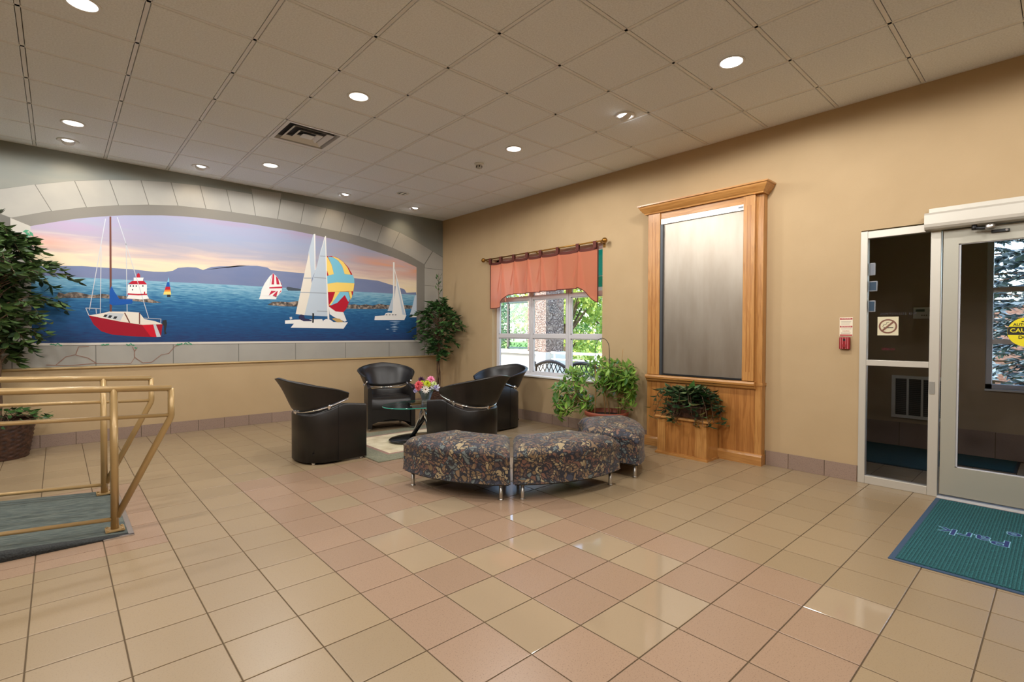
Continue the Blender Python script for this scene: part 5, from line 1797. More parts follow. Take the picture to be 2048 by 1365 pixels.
strip(0, ny_, 0, -0.032, 0.006, 'header_band')
strip(0, ny_, nz_, -0.004, 0.008, 'hem_trim')
for y in (VYA, VYB):
    MB().box(ROD_X+0.012, ROD_X+0.026, y-0.005, y+0.005, 1.71, VT).build('side_trim', M['maroon'], val)
for t_ in tabs:
    p = MB()
    k = 10
    vv, ff = [], []
    for q in range(k+1):
        a = math.pi*q/k
        vv += [(ROD_X+0.014*math.cos(a), t_-0.028, ROD_Z+0.014*math.sin(a)), (ROD_X+0.014*math.cos(a), t_+0.028, ROD_Z+0.014*math.sin(a))]
    for x_, z_ in ((ROD_X-0.014, VT-0.02),):
        vv += [(x_, t_-0.024, z_), (x_, t_+0.024, z_)]
    vv = [(ROD_X+0.016, t_-0.024, VT-0.02), (ROD_X+0.016, t_+0.024, VT-0.02)]+vv
    ff = [(2*q, 2*q+1, 2*q+3, 2*q+2) for q in range(len(vv)//2-1)]
    p.add(vv, ff, 0, True).build('tab', M['maroon'], val, fix=False)

# ================================================================ PLANTS
def leaf_mesh(name, L_, W_, mat, curl=0.12, fold_=0.12):
    v = [(0, 0, 0), (L_*0.3, W_*0.42, W_*fold_), (L_*0.62, W_*0.40, W_*fold_-L_*curl*0.4), (L_, 0, -L_*curl), (L_*0.62, -W_*0.40, W_*fold_-L_*curl*0.4), (L_*0.3, -W_*0.42, W_*fold_), (L_*0.35, 0, 0), (L_*0.68, 0, -L_*curl*0.45)]
    f = [(0, 6, 1), (1, 6, 7, 2), (2, 7, 3), (3, 7, 4), (4, 7, 6, 5), (5, 6, 0)]
    return MB().add(v, f, 0, True).mesh(name, mat)


def put_leaves(parent, mats4, meshes, most, name='leaf'):
    """mats4: list of local matrices; the leaves shown largest become parts, the rest one joined part"""
    pm_ = parent.matrix_basis
    order = sorted(range(len(mats4)), key=lambda i: (pm_ @ mats4[i].translation-CAM).length)
    joined = MB()
    for n_, i in enumerate(order):
        me = meshes[i % len(meshes)]
        if any((pm_ @ mats4[i] @ v.co).y > -0.016 or (pm_ @ mats4[i] @ v.co).x > -0.016 for v in me.vertices):
            continue
        if n_ < most:
            link_mesh(name, me, parent, mat4=mats4[i])
        else:
            joined.add([tuple(mats4[i] @ v.co) for v in me.vertices], [tuple(p.vertices) for p in me.polygons], 0, True)
    if joined.v:
        o_ = joined.build('foliage', meshes[0].materials[0], parent, fix=False)
        o_['kind'] = 'stuff'


def leaf_matrix(pos, d, roll, scale):
    d = Vector(d).normalized()
    side = d.cross(Vector((0, 0, 1)))
    if side.length < 1e-3:
        side = Vector((1, 0, 0))
    side.normalize()
    up_ = side.cross(d)
    c_, s_ = math.cos(roll), math.sin(roll)
    y_ = side*c_+up_*s_
    z_ = d.cross(y_)
    return Matrix(((d.x*scale, y_.x*scale, z_.x*scale, pos[0]), (d.y*scale, y_.y*scale, z_.y*scale, pos[1]), (d.z*scale, y_.z*scale, z_.z*scale, pos[2]), (0, 0, 0, 1)))


M['ficus_leaf'] = leaf_mat('ficus_leaf', rgb(30, 48, 26), rgb(96, 124, 66), 0.42, 0.15)
M['ficus_leaf2'] = leaf_mat('ficus_leaf_bright', rgb(24, 52, 30), rgb(96, 142, 76), 0.38, 0.2)
M['umbrella_leaf'] = leaf_mat('umbrella_leaf', rgb(56, 108, 36), rgb(170, 212, 96), 0.35, 0.4)
M['fern_leaf'] = leaf_mat('trough_leaf', rgb(20, 40, 26), rgb(70, 104, 62), 0.4, 0.1)
M['varieg_leaf'] = leaf_mat('variegated_leaf', rgb(58, 92, 48), rgb(172, 186, 130), 0.4, 0.1)


def ficus(label, loc, zc0, zc1, rad, top, n_branch, leaf_len, mat, seed, trunk_h, clip, n_leaf=12, taper_low=0.5):
    rg = random.Random(seed)
    t = thing('ficus_tree', label, 'potted tree', loc)
    # twisted stems
    for s in range(3):
        ph = s*2.1
        pts = []
        for k in range(14):
            f = k/13
            z = 0.30+(trunk_h-0.30)*f
            r_ = 0.028*(1-0.4*f)+0.05*max(0, f-0.75)
            pts.append((r_*math.cos(ph+f*5), r_*math.sin(ph+f*5), z))
        MB().tube(pts, [0.018*(1-0.5*k/13) for k in range(14)], 8).build('stem', M['bark'], t)
    tw = MB()
    mats4 = []
    for b in range(n_branch):
        f = (b+0.5)/n_branch
        z0_ = zc0+(zc1-zc0)*(0.05+0.9*f**0.9)
        # crown outline: wider in its upper half
        prof = math.sin(math.pi*min(1, 0.10+0.86*f))**0.75*(taper_low+(1-taper_low)*min(1, f*1.6))
        a = rg.uniform(0, 2*math.pi)
        L_ = rad*prof*rg.uniform(0.65, 1.12)
        d = Vector((math.cos(a), math.sin(a), rg.uniform(0.0, 0.5)))
        start = Vector((0, 0, max(0.75*trunk_h, z0_-0.20)))
        pts = []
        for k in range(6):
            q = k/5
            p = start+Vector((d.x*L_*q, d.y*L_*q, 0.20*q+d.z*0.25*q-0.32*q*q*q))
            p.z += (z0_-start.z-0.05)*q*0.6
            p = clip(p+Vector(loc))-Vector(loc)
            pts.append(p)
        tw.tube(pts, [0.006, 0.005, 0.004, 0.003, 0.002, 0.0015], 5, cap=False)
        for k in range(n_leaf):
            q = 0.30+0.70*rg.random()
            i_ = min(4, int(q*5))
            p = pts[i_].lerp(pts[i_+1], q*5-i_)
            aa = a+rg.choice((-1, 1))*rg.uniform(0.3, 1.3)
            dd = Vector((math.cos(aa), math.sin(aa), rg.uniform(-1.0, 0.15)))
            end = clip(p+Vector(loc)+dd.normalized()*leaf_len*1.25)-Vector(loc)
            dd = end-p
            if dd.length < leaf_len*0.3:
                dd = Vector((0, 0, -1))
            mats4.append(leaf_matrix(p, dd, rg.uniform(-0.9, 0.9), rg.uniform(0.75, 1.2)))
    # leading shoot
    for k in range(14):
        p = Vector((0.02*math.sin(k), 0.02*math.cos(k*1.7), zc1-0.05+(top-zc1)*k/14))
        aa = k*2.4
        mats4.append(leaf_matrix(p, (math.cos(aa)*0.7, math.sin(aa)*0.7, 0.5), 0, 0.8))
    tw.tube([(0, 0, trunk_h-0.05), (0.01, 0, (trunk_h+top)/2), (0, 0, top-0.03)], [0.012, 0.006, 0.002], 6)
    tw.build('branches', M['bark'], t)
    me = [leaf_mesh('leaf', leaf_len, leaf_len*w_, mat, c_) for w_, c_ in ((0.40, 0.10), (0.46, 0.2), (0.36, 0.28))]
    put_leaves(t, mats4, me, 290)
    return t


def keep(x_max, y_max):
    def fn(p):
        return Vector((min(p.x, x_max), min(p.y, y_max), p.z))
    return fn


FB = (-5.735, -0.345)
ficus('bushy ficus tree with dark leaves in a woven basket near the ramp', (FB[0], FB[1], 0.0), 0.95, 2.58, 0.62, 2.56, 165, 0.115, M['ficus_leaf'], 11, 1.05, keep(9, -0.06), 22, 0.66)
ficus('slender ficus tree with twisted stems in the corner by the window', (-0.40, -0.46, 0.0), 0.95, 2.02, 0.52, 2.36, 95, 0.098, M['ficus_leaf2'], 23, 1.15, keep(-0.06, -0.06), 17, 0.45)

# woven basket


def basket(label, loc, r0, r1, h, seg=56, rows_=18):
    t = thing('woven_basket', label, 'basket', loc)
    m_ = MB()
    vv, ff = [], []
    for j in range(rows_*2+1):
        f = j/(rows_*2)
        r_ = r0+(r1-r0)*f**0.8
        for k in range(seg):
            wv = 0.007*math.cos(math.pi*k/2+math.pi*(j//2))*(1 if j % 2 else 0.15)
            a = 2*math.pi*k/seg
            vv.append(((r_+wv)*math.cos(a), (r_+wv)*math.sin(a), h*f))
    for j in range(rows_*2):
        for k in range(seg):
            ff.append((j*seg+k, j*seg+(k+1) % seg, (j+1)*seg+(k+1) % seg, (j+1)*seg+k))
    m_.add(vv, ff, 0, True).build('weave', M['wicker'], t)
    ring_ = [(r1*math.cos(2*math.pi*k/32), r1*math.sin(2*math.pi*k/32), h) for k in range(32)]
    MB().tube(ring_, 0.016, 8, closed=True).build('rim', M['wicker'], t)
    MB().lathe([(0, h*0.86), (r1*0.97, h*0.86)], (0, 0, 0), 32).build('soil', M['soil'], t)
    MB().lathe([(0, 0.002), (r0, 0.002)], (0, 0, 0), 32).build('bottom', M['wicker'], t)
    return t


basket('dark woven wicker basket holding the bushy ficus tree', (FB[0], FB[1], 0.0), 0.225, 0.285, 0.385)
basket('woven basket under the slender corner ficus tree', (-0.40, -0.46, 0.0), 0.16, 0.20, 0.34)
# ground ivy in the basket
rg = random.Random(4)
iv = thing('ivy_plant', 'low green ivy spilling over the rim of the wicker basket', 'plant', (FB[0], FB[1], 0.335))
mm4 = []
for k in range(190):
    a = rg.uniform(0, 2*math.pi)
    r_ = 0.40*math.sqrt(rg.random())
    z = 0.16*(1-(r_/0.42)**2)+rg.uniform(-0.02, 0.05)
    p = Vector((r_*math.cos(a), r_*math.sin(a), z))
    if p.y+FB[1] > -0.05:
        p.y = -0.05-FB[1]
    mm4.append(leaf_matrix(p, (math.cos(a), math.sin(a)-0.3, rg.uniform(-0.7, 0.3)), rg.uniform(-0.8, 0.8), rg.uniform(0.7, 1.1)))
put_leaves(iv, mm4, [leaf_mesh('leaf', 0.085, 0.045, M['ficus_leaf2'], 0.15)], 150)
st = MB()
for k in range(10):
    a = k*0.63
    st.tube([(0.05*math.cos(a), 0.05*math.sin(a), 0.0), (0.2*math.cos(a), min(0.2*math.sin(a), 0.25), 0.14), (0.33*math.cos(a), min(0.33*math.sin(a), 0.27), 0.05)], 0.003, 5)
st.build('runners', M['bark'], iv)

# ---- umbrella plant in a terracotta tub
tub = thing('plant_tub', 'wide terracotta tub behind the end bench under the window', 'pot', (-0.345, -4.0, 0))
MB().lathe([(0, 0.0), (0.17, 0.0), (0.225, 0.30), (0.235, 0.31), (0.262, 0.325), (0.265, 0.36), (0.258, 0.372), (0.240, 0.370), (0.232, 0.34), (0.225, 0.30), (0, 0.30)], (0, 0, 0), 36).build('bowl', M['terracotta'], tub)
MB().lathe([(0, 0.325), (0.231, 0.322)], (0, 0, 0), 30).build('soil', M['soil'], tub)
up_ = thing('umbrella_plant', 'bright green umbrella plant tied to stakes in the terracotta tub', 'plant', (-0.345, -4.0, 0.324))
rg = random.Random(8)
mm4 = []
stems = MB()


def rosette(c, d, size, n_=7):
    d = Vector(d).normalized()
    q = d.to_track_quat('Z', 'Y')
    for k in range(n_):
        a = 2*math.pi*k/n_+rg.uniform(-0.2, 0.2)
        dd = q @ Vector((math.cos(a), math.sin(a), -0.25))
        mm4.append(leaf_matrix(Vector(c)+dd*0.012, dd, rg.uniform(-0.25, 0.25), size*rg.uniform(0.85, 1.1)))


def blob(c, r_, n_, bias):
    for k in range(n_):
        while True:
            u = Vector((rg.uniform(-1, 1), rg.uniform(-1, 1), rg.uniform(-1, 1)))
            if 0.25 < u.length < 1:
                break
        p = Vector(c)+Vector((u.x*r_[0], u.y*r_[1], u.z*r_[2]))
        wx = p.x-0.345
        if wx > -0.09:
            p.x = -0.09+0.345
        d = u*0.8+Vector(bias)+Vector((0, 0, 0.5))
        rosette(p, d, 1.0)
        stems.tube([Vector(c)*0.5+Vector((0, 0, 0.05)), Vector(c)*0.8+u*0.05, p], 0.003, 4, cap=False)


blob((-0.13, 0.44, 0.20), (0.20, 0.32, 0.34), 58, (-0.5, -0.4, 0))
blob((0.02, -0.02, 0.50), (0.26, 0.38, 0.23), 62, (-0.4, -0.5, 0.2))
blob((0.05, -0.26, 0.34), (0.17, 0.13, 0.25), 20, (-0.3, -0.8, -0.2))
me = [leaf_mesh('leaf', 0.098, 0.044, M['umbrella_leaf'], 0.18), leaf_mesh('leaf', 0.108, 0.048, M['umbrella_leaf'], 0.3)]
put_leaves(up_, mm4, me, 290)
stems.build('stalks', M['bark_tan'], up_)
for a, b in (((-0.10, 0.10, 0.0), (-0.07, 0.12, 0.62)), ((-0.02, 0.0, 0.0), (-0.06, 0.07, 0.60)), ((0.03, -0.03, 0.0), (-0.04, 0.05, 0.42)), ((0.10, -0.10, 0), (0.06, -0.09, 0.50)), ((0.08, -0.14, 0), (0.10, -0.12, 0.45))):
    p, q = Vector(a), Vector(b)
    MB().tube([p, p.lerp(q, 0.5)+Vector((0.006, -0.008, 0)), q], 0.0085, 7).build('stem', M['bark_tan'], up_)
hp = [(-0.05, 0.13, 0.05), (-0.05, 0.14, 0.75)]+[(-0.05+0.03*(1-math.cos(t_))/2, 0.14-0.095*(1-math.cos(t_)), 0.80+0.13*math.sin(t_)) for t_ in [math.pi*k/10 for k in range(11)]]+[(-0.01, -0.05, 0.62), (0, -0.03, 0.55)]
MB().tube(hp, 0.004, 6).build('wire_hoop', plain('wire_dark', rgb(70, 66, 60), 0.5, 0.5), up_)
MB().tube([(0.05, -0.16, 0.45), (0.06, -0.19, 0.80)], 0.004, 6).build('cane', M['bark_tan'], up_)
mt = MB()
mt.box(-0.075, -0.045, 0.04, 0.075, 0.38, 0.52)
mt.build('tie', plain('tie_white', rgb(205, 205, 220), 0.6), up_, bevel=0.01)

# ---- trough of greenery on the oak box
tr_ = thing('wicker_trough', 'small dark wicker trough on the oak planter box', 'pot', (-0.255, -5.02, 0.417))
m = MB()
vv = []
for z, hx, hy in ((0, 0.075, 0.16), (0.06, 0.085, 0.175), (0.125, 0.095, 0.19)):
    vv += [(-hx, -hy, z), (hx, -hy, z), (hx, hy, z), (-hx, hy, z)]
m.add(vv, [(0, 3, 2, 1)]+[(o_+k, o_+(k+1) % 4, o_+4+(k+1) % 4, o_+4+k) for o_ in (0, 4) for k in range(4)])
m.build('body', M['wicker'], tr_, bevel=0.006)
MB().tube([(-0.098, -0.193, 0.125), (0.098, -0.193, 0.125), (0.098, 0.193, 0.125), (-0.098, 0.193, 0.125)], 0.011, 6, closed=True).build('rim', M['wicker'], tr_)
MB().box(-0.09, 0.09, -0.18, 0.18, 0.105, 0.118).build('soil', M['soil'], tr_)
for hx, hy in ((-0.06, -0.14), (0.06, -0.14), (-0.06, 0.14), (0.06, 0.14)):
    MB().box(hx-0.012, hx+0.012, hy-0.012, hy+0.012, 0.0005, 0.006).build('foot', M['wicker'], tr_)
gp = thing('trailing_plant', 'mixed trailing greenery with one upright broad leaf in the wicker trough', 'plant', (-0.255, -5.02, 0.535))
rg = random.Random(17)
m1, m2, m3 = [], [], []
sprig = MB()
for k in range(74):
    a = rg.uniform(0, 2*math.pi)
    L_ = rg.uniform(0.12, 0.36)*(1.0 if abs(math.sin(a)) > 0.4 else 0.55)
    drop = rg.uniform(0.05, 0.32)
    o_ = Vector((rg.uniform(-0.05, 0.05), rg.uniform(-0.14, 0.14), 0))
    pts = []
    for q in range(6):
        f = q/5
        p = o_+Vector((math.cos(a)*L_*f*0.75, math.sin(a)*L_*f, 0.62*f*(1-f)+0.14*f-drop*f*f))
        if p.x > 0.125:
            p.x = 0.125
        if p.z < -0.10 and abs(p.x) < 0.16 and abs(p.y) < 0.30:
            p.x = min(p.x, -0.165)
        pts.append(p)
    sprig.tube(pts, 0.0025, 4, cap=False)
    for q in range(2, 12):
        f = q/11
        i_ = min(4, int(f*5))
        p = pts[i_].lerp(pts[i_+1], f*5-i_)
        sgn = 1 if q % 2 else -1
        aa = a+sgn*1.0
        (m2 if k % 5 == 0 else m1).append(leaf_matrix(p, (math.cos(aa), math.sin(aa), rg.uniform(-0.6, 0.25)), rg.uniform(-0.6, 0.6), rg.uniform(0.7, 1.15)))
put_leaves(gp, m1, [leaf_mesh('leaf', 0.115, 0.044, M['fern_leaf'], 0.25)], 280)
for q in m2:
    link_mesh('leaf', bpy.data.meshes.get('leaf_var') or leaf_mesh('leaf_var', 0.11, 0.034, M['varieg_leaf'], 0.3), gp, mat4=q)
for pos, d, s in (((-0.04, -0.02, 0.14), (-0.10, -0.22, 0.40), 1.0), ((-0.07, -0.08, 0.19), (-0.30, -0.8, -0.18), 1.3)):
    link_mesh('broad_leaf', leaf_mesh('broad_leaf', 0.17, 0.075, leaf_mat('broad_leaf', rgb(50, 96, 44), rgb(92, 140, 70), 0.4, 0.1), 0.1), gp, mat4=leaf_matrix(pos, d, 0.5, s))
sprig.build('sprigs', M['bark'], gp)

# ================================================================ ENTRANCE MAT
mat_m = noisy('mat_teal', [(0.3, rgb(16, 58, 62)), (0.5, rgb(24, 76, 80)), (0.7, rgb(38, 104, 106))], nscale=120, rough=0.95, bump=0.5)
mt = thing('entrance_mat', 'teal ribbed entrance mat with navy lettering inside the glass door', 'door mat')
MX0, MX1, MY1, MY0 = -1.675, -0.055, -7.045, -8.20
MB().box(MX0, MX1, MY0, MY1, 0.0005, 0.004).build('rubber_edge', plain('mat_rubber', rgb(52, 74, 100), 0.7), mt)
MB().box(MX0+0.030, MX1-0.030, MY0+0.030, MY1-0.030, 0.004, 0.0075).build('pile', mat_m, mt)
rib = MB()
x = MX0+0.045
while x < MX1-0.04:
    x += 0.0
    break
y = MY1-0.045
while y > MY0+0.04:
    rib.box(MX0+0.034, MX1-0.034, y-0.0035, y+0.0035, 0.0075, 0.0095)
    y -= 0.0165
o = rib.build('ribs', noisy('mat_rib', [(0.35, rgb(24, 76, 80)), (0.55, rgb(34, 96, 100)), (0.7, rgb(54, 118, 120))], scale=(1, 1, 1), nscale=110, rough=0.95), mt, fix=False)
o['kind'] = 'stuff'
navy, pale = plain('mat_navy', rgb(34, 48, 104), 0.9), plain('mat_pale', rgb(126, 178, 200), 0.9)
# lettering reads for someone coming in by the door
for nm, mt_, dz, bold in (('letter_outline', pale, 0.0098, 0.007), ('letters', navy, 0.0104, 0.0015)):
    mx_ = frame_matrix((-0.895, -7.350, dz), (0, 1, 0), (-1, 0, 0))
    text_mesh(nm, 'Park', 0.180, mt_, mt, mx_, 0.0003, bold, 1.05)
    mx_ = frame_matrix((-0.66, -7.520, dz), (0, 1, 0), (-1, 0, 0))
    text_mesh(nm, 'e', 0.15, mt_, mt, mx_, 0.0003, bold)
vm = thing('vestibule_mat', 'dark teal mat on the vestibule floor seen through the sidelight', 'door mat')
MB().box(0.90, 2.05, -6.90, -5.90, 0.0005, 0.004).build('rubber_edge', plain('mat_rubber_dark', rgb(30, 40, 48), 0.7), vm)
MB().box(0.92, 2.03, -6.88, -5.92, 0.004, 0.009).build('pile', noisy('mat_vest', [(0.3, rgb(16, 58, 62)), (0.7, rgb(24, 76, 80))], nscale=90, rough=0.95, bump=0.5), vm)
vm = thing('vestibule_mat', 'dark teal mat on the vestibule floor seen through the glass door', 'door mat')
MB().box(1.43, 2.06, -7.43, -6.93, 0.0005, 0.004).build('rubber_edge', bpy.data.materials['mat_rubber_dark'], vm)
MB().box(1.45, 2.04, -7.41, -6.95, 0.004, 0.009).build('pile', bpy.data.materials['mat_vest'], vm)

# ================================================================ SIGNS AND SMALL FITTINGS
fs_ = thing('fire_notice', 'small white notice with red bars above the fire alarm pull', 'sign')
sy0, sy1 = -6.447, -6.345
MB().box(-0.004, -0.0005, sy0, sy1, 1.295, 1.465).build('card', plain('notice_card', rgb(226, 214, 190), 0.5), fs_)
redp = plain('notice_red', rgb(168, 40, 44), 0.5)
for z0_, z1_ in ((1.445, 1.459), (1.375, 1.389), (1.299, 1.311)):
    MB().box(-0.0046, -0.004, sy0+0.003, sy1-0.003, z0_, z1_).build('red_bar', redp, fs_)
mxs = lambda z: frame_matrix((-0.0050, (sy0+sy1)/2, z), (0, -1, 0), (0, 0, 1))
whitep = plain('notice_white', rgb(235, 230, 220), 0.5)
text_mesh('heading', 'IN CASE OF FIRE', 0.010, whitep, fs_, mxs(1.452))
text_mesh('heading', 'FIRE PROCEDURE', 0.010, whitep, fs_, mxs(1.382))
for k, z in enumerate((1.428, 1.416, 1.404)):
    MB().box(-0.0045, -0.004, sy0+0.012+0.006*k, sy1-0.012, z-0.002, z+0.002).build('text_line', plain('notice_grey', rgb(170, 158, 144), 0.6), fs_)
text_mesh('heading', 'CAUTION', 0.012, redp, fs_, mxs(1.342))
for k, z in enumerate((1.362, 1.326, 1.317)):
    MB().box(-0.0045, -0.004, sy0+0.010+0.005*k, sy1-0.012, z-0.002, z+0.002).build('text_line', bpy.data.materials['notice_grey'], fs_)
ap = thing('fire_alarm_pull', 'dark red fire alarm pull station below the white notice', 'fire alarm')
MB().box(-0.035, -0.0005, -6.432, -6.350, 1.178, 1.288).build('body', M['red'], ap, bevel=0.006)
for y in (-6.418, -6.403, -6.378, -6.364):
    MB().box(-0.0375, -0.034, y-0.0025, y+0.0025, 1.182, 1.284).build('rib', plain('alarm_rib', rgb(196, 110, 112), 0.4), ap)
MB().box(-0.038, -0.034, -6.400, -6.382, 1.255, 1.272).build('slot', M['black'], ap)
MB().box(-0.046, -0.034, -6.402, -6.380, 1.195, 1.225).build('lever', M['red'], ap)

# decals on the sidelight glass (seen from inside, so the outdoor ones read backwards)
GX = 0.0185
nsd = thing('no_smoking_decal', 'cream no smoking decal with brown ring on the sidelight glass', 'sign')
ny0, ny1, nz0, nz1 = -6.772, -6.625, 1.305, 1.465
MB().box(GX, GX+0.001, ny0, ny1, nz0, nz1).build('backing', plain('decal_cream', rgb(206, 196, 164), 0.6), nsd)
cy_, cz_, rr_ = (ny0+ny1)/2, (nz0+nz1)/2-0.002, 0.062
brown = plain('decal_brown', rgb(116, 74, 56), 0.6)
k = 40
vv = []
for q in range(k):
    a = 2*math.pi*q/k
    vv += [(GX-0.0008, cy_+rr_*1.05*math.cos(a), cz_+rr_*math.sin(a)), (GX-0.0008, cy_+(rr_-0.012)*1.05*math.cos(a), cz_+(rr_-0.012)*math.sin(a))]
MB().add(vv, [(2*q, 2*((q+1) % k), 2*((q+1) % k)+1, 2*q+1) for q in range(k)]).build('ring', brown, nsd)
dk = plain('decal_dark', rgb(60, 54, 46), 0.6)
m = MB().box(GX-0.0009, GX-0.0003, cy_-0.038, cy_+0.030, cz_-0.016, cz_-0.008)
m.build('cigarette', dk, nsd)
MB().tube([(GX-0.0006, cy_+0.036, cz_-0.004), (GX-0.0006, cy_+0.030, cz_+0.014), (GX-0.0006, cy_+0.012, cz_+0.016), (GX-0.0006, cy_+0.008, cz_+0.034), (GX-0.0006, cy_-0.008, cz_+0.036)], 0.0016, 5).build('smoke', dk, nsd)
dy, dz = 0.043, 0.043
vv = [(GX-0.0014, cy_+dy-0.006, cz_-dz-0.004), (GX-0.0014, cy_+dy+0.004, cz_-dz+0.006), (GX-0.0014, cy_-dy+0.006, cz_+dz+0.004), (GX-0.0014, cy_-dy-0.004, cz_+dz-0.006)]
MB().add(vv, [(0, 1, 2, 3)]).build('slash', brown, nsd)
grey_ink = plain('decal_grey_ink', rgb(104, 100, 98), 0.6)
sol = thing('no_soliciting_decal', 'reversed grey lettering above the no smoking decal on glass', 'sign')
text_mesh('letters', 'NO SOLICITING', 0.030, grey_ink, sol, frame_matrix((GX+0.008, -6.765, 1.488), (0, 1, 0), (0, 0, 1)), 0.0003, 0.0, 1.18)
rd = thing('notice_decal', 'small dark red reversed lettering low on the upper sidelight glass', 'sign')
text_mesh('letters', 'CLOSED', 0.025, plain('decal_red', rgb(120, 26, 36), 0.6), rd, frame_matrix((GX+0.008, -6.702, 1.186), (0, 1, 0), (0, 0, 1)), 0.0003, 0.001)
for z, hw, hh, lab, nm in ((1.885, 0.022, 0.055, 'white rounded entry device on the sidelight jamb, topmost of three', 'entry_device'), (1.735, 0.030, 0.045, 'square dark card on the sidelight glass, middle of three', 'window_card'), (1.560, 0.024, 0.050, 'blue faced entry reader on the sidelight glass, lowest of three', 'card_reader')):
    t = thing(nm, lab, 'entry device')
    yy = -6.556-hw
    MB().box(0.027, 0.045, yy-hw, yy+hw, z-hh, z+hh).build('case', M['white'], t, bevel=0.006)
    MB().box(0.0265, 0.0272, yy-hw+0.006, yy+hw-0.004, z-hh+0.008, z+hh-0.008).build('back_plate', plain('device_back', rgb(92, 120, 140) if nm != 'entry_device' else rgb(200, 206, 208), 0.5), t)
th = thing('alarm_keypad', 'white alarm keypad with green display on the vestibule wall', 'keypad')
KY, KZ = -6.620, 1.560
MB().box(VX-0.03, VX-0.001, KY-0.115, KY+0.085, KZ-0.065, KZ+0.065).build('case', M['white'], th, bevel=0.006)
MB().box(VX-0.0315, VX-0.03, KY-0.020, KY+0.062, KZ+0.014, KZ+0.042).build('display', plain('keypad_lcd', rgb(70, 92, 76), 0.3), th)
for a in range(4):
    MB().box(VX-0.0325, VX-0.03, KY-0.078, KY-0.062, KZ-0.036+a*0.02, KZ-0.024+a*0.02).build('button', M['black'], th)
for a in range(3):
    MB().box(VX-0.0325, VX-0.03, KY-0.042+a*0.02, KY-0.030+a*0.02, KZ-0.032, KZ-0.022).build('button', M['black'], th)

gr = thing('wall_heater', 'white framed heater grille low on the vestibule wall', 'heater')
gy0, gy1, gz0, gz1 = -6.90, -6.345, 0.335, 0.830
ring_ = MB()
for q in ((gy0, gy0+0.035, gz0, gz1), (gy1-0.035, gy1, gz0, gz1), (gy0+0.035, gy1-0.035, gz0, gz0+0.035), (gy0+0.035, gy1-0.035, gz1-0.035, gz1)):
    ring_.box(VX-0.035, VX-0.001, *q)
ring_.build('frame', M['white_paint'], gr)
MB().box(VX-0.012, VX-0.001, gy0+0.03, gy1-0.03, gz0+0.03, gz1-0.03).build('backing', plain('grille_dark', rgb(70, 68, 64), 0.7), gr)
for k in (1, 2, 3):
    y = gy1-0.02-k*0.132
    MB().box(VX-0.034, VX-0.012, y-0.010, y+0.010, gz0+0.035, gz1-0.035).build('divider', M['white_paint'], gr)
z = gz0+0.05
while z < gz1-0.045:
    MB().box(VX-0.020, VX-0.013, gy0+0.035, gy1-0.035, z, z+0.006).build('louvre', plain('louvre_grey', rgb(112, 108, 102), 0.6) if 'louvre_grey' not in bpy.data.materials else bpy.data.materials['louvre_grey'], gr)
    z += 0.022

cs = thing('caution_decal', 'round yellow automatic door caution decal on the glass door', 'sign')
CYc, CZc, CR = -7.540, 1.335, 0.110
k = 48
X_ = 0.0155
m = MB().add([(X_, CYc+CR*math.cos(2*math.pi*q/k), CZc+CR*math.sin(2*math.pi*q/k)) for q in range(k)], [tuple(range(k))])
m.add([(X_+0.001, CYc+CR*math.cos(2*math.pi*q/k), CZc+CR*math.sin(2*math.pi*q/k)) for q in range(k)], [tuple(range(k))])
m.build('disc', plain('decal_yellow', rgb(230, 214, 20), 0.5), cs, fix=False)
b_ = [(CYc+CR*0.995*math.cos(a), CZc+CR*0.995*math.sin(a)) for a in (math.radians(d) for d in (-11, 0, 10, 21, 159, 170, 180, 191))]
MB().add([(X_-0.0005, y, z) for y, z in b_], [tuple(range(len(b_)))]).build('band', plain('decal_black', rgb(24, 24, 22), 0.5), cs)
mtx = lambda z: frame_matrix((X_-0.0012, CYc, z), (0, -1, 0), (0, 0, 1))
text_mesh('letters', 'AUTOMATIC', 0.027, bpy.data.materials['decal_black'], cs, mtx(CZc+0.055), 0.0002, 0.0006)
text_mesh('letters', 'CAUTION', 0.042, bpy.data.materials['decal_yellow'], cs, mtx(CZc+0.010), 0.0002, 0.0008)
text_mesh('letters', 'DOOR', 0.034, bpy.data.materials['decal_black'], cs, mtx(CZc-0.040), 0.0002, 0.0006)
for z, w_ in ((CZc+0.090, 0.045), (CZc+0.078, 0.07)):
    MB().box(X_-0.001, X_-0.0006, CYc-w_/2, CYc+w_/2, z-0.003, z+0.003).build('small_print', bpy.data.materials['decal_black'], cs)

# ================================================================ CEILING FITTINGS
WARM = (1.0, 0.86, 0.68)
M['lamp_glow'] = plain('lamp_glow', (0.9, 0.9, 0.88), 0.4, emit=(1.0, 0.93, 0.82), strength=2.2)
M['lamp_bright'] = plain('lamp_bright', (0.9, 0.9, 0.88), 0.4, emit=(1.0, 0.97, 0.92), strength=14)
M['reflector'] = plain('reflector', (0.8, 0.8, 0.8), 0.25, 0.8)


def cell(a, k):
    return CX0+a*CT, CY0-k*CT


def spot(name, loc, aim, watts, deg, blend=0.6, color=WARM, size=0.05):
    d = bpy.data.lights.new(name, 'SPOT')
    d.energy = watts
    d.spot_size = R(deg)
    d.spot_blend = blend
    d.color = color
    d.shadow_soft_size = size
    o_ = bpy.data.objects.new(name, d)
    o_.location = loc
    o_.rotation_euler = Vector(aim).to_track_quat('-Z', 'Y').to_euler()
    COL.objects.link(o_)
    return o_


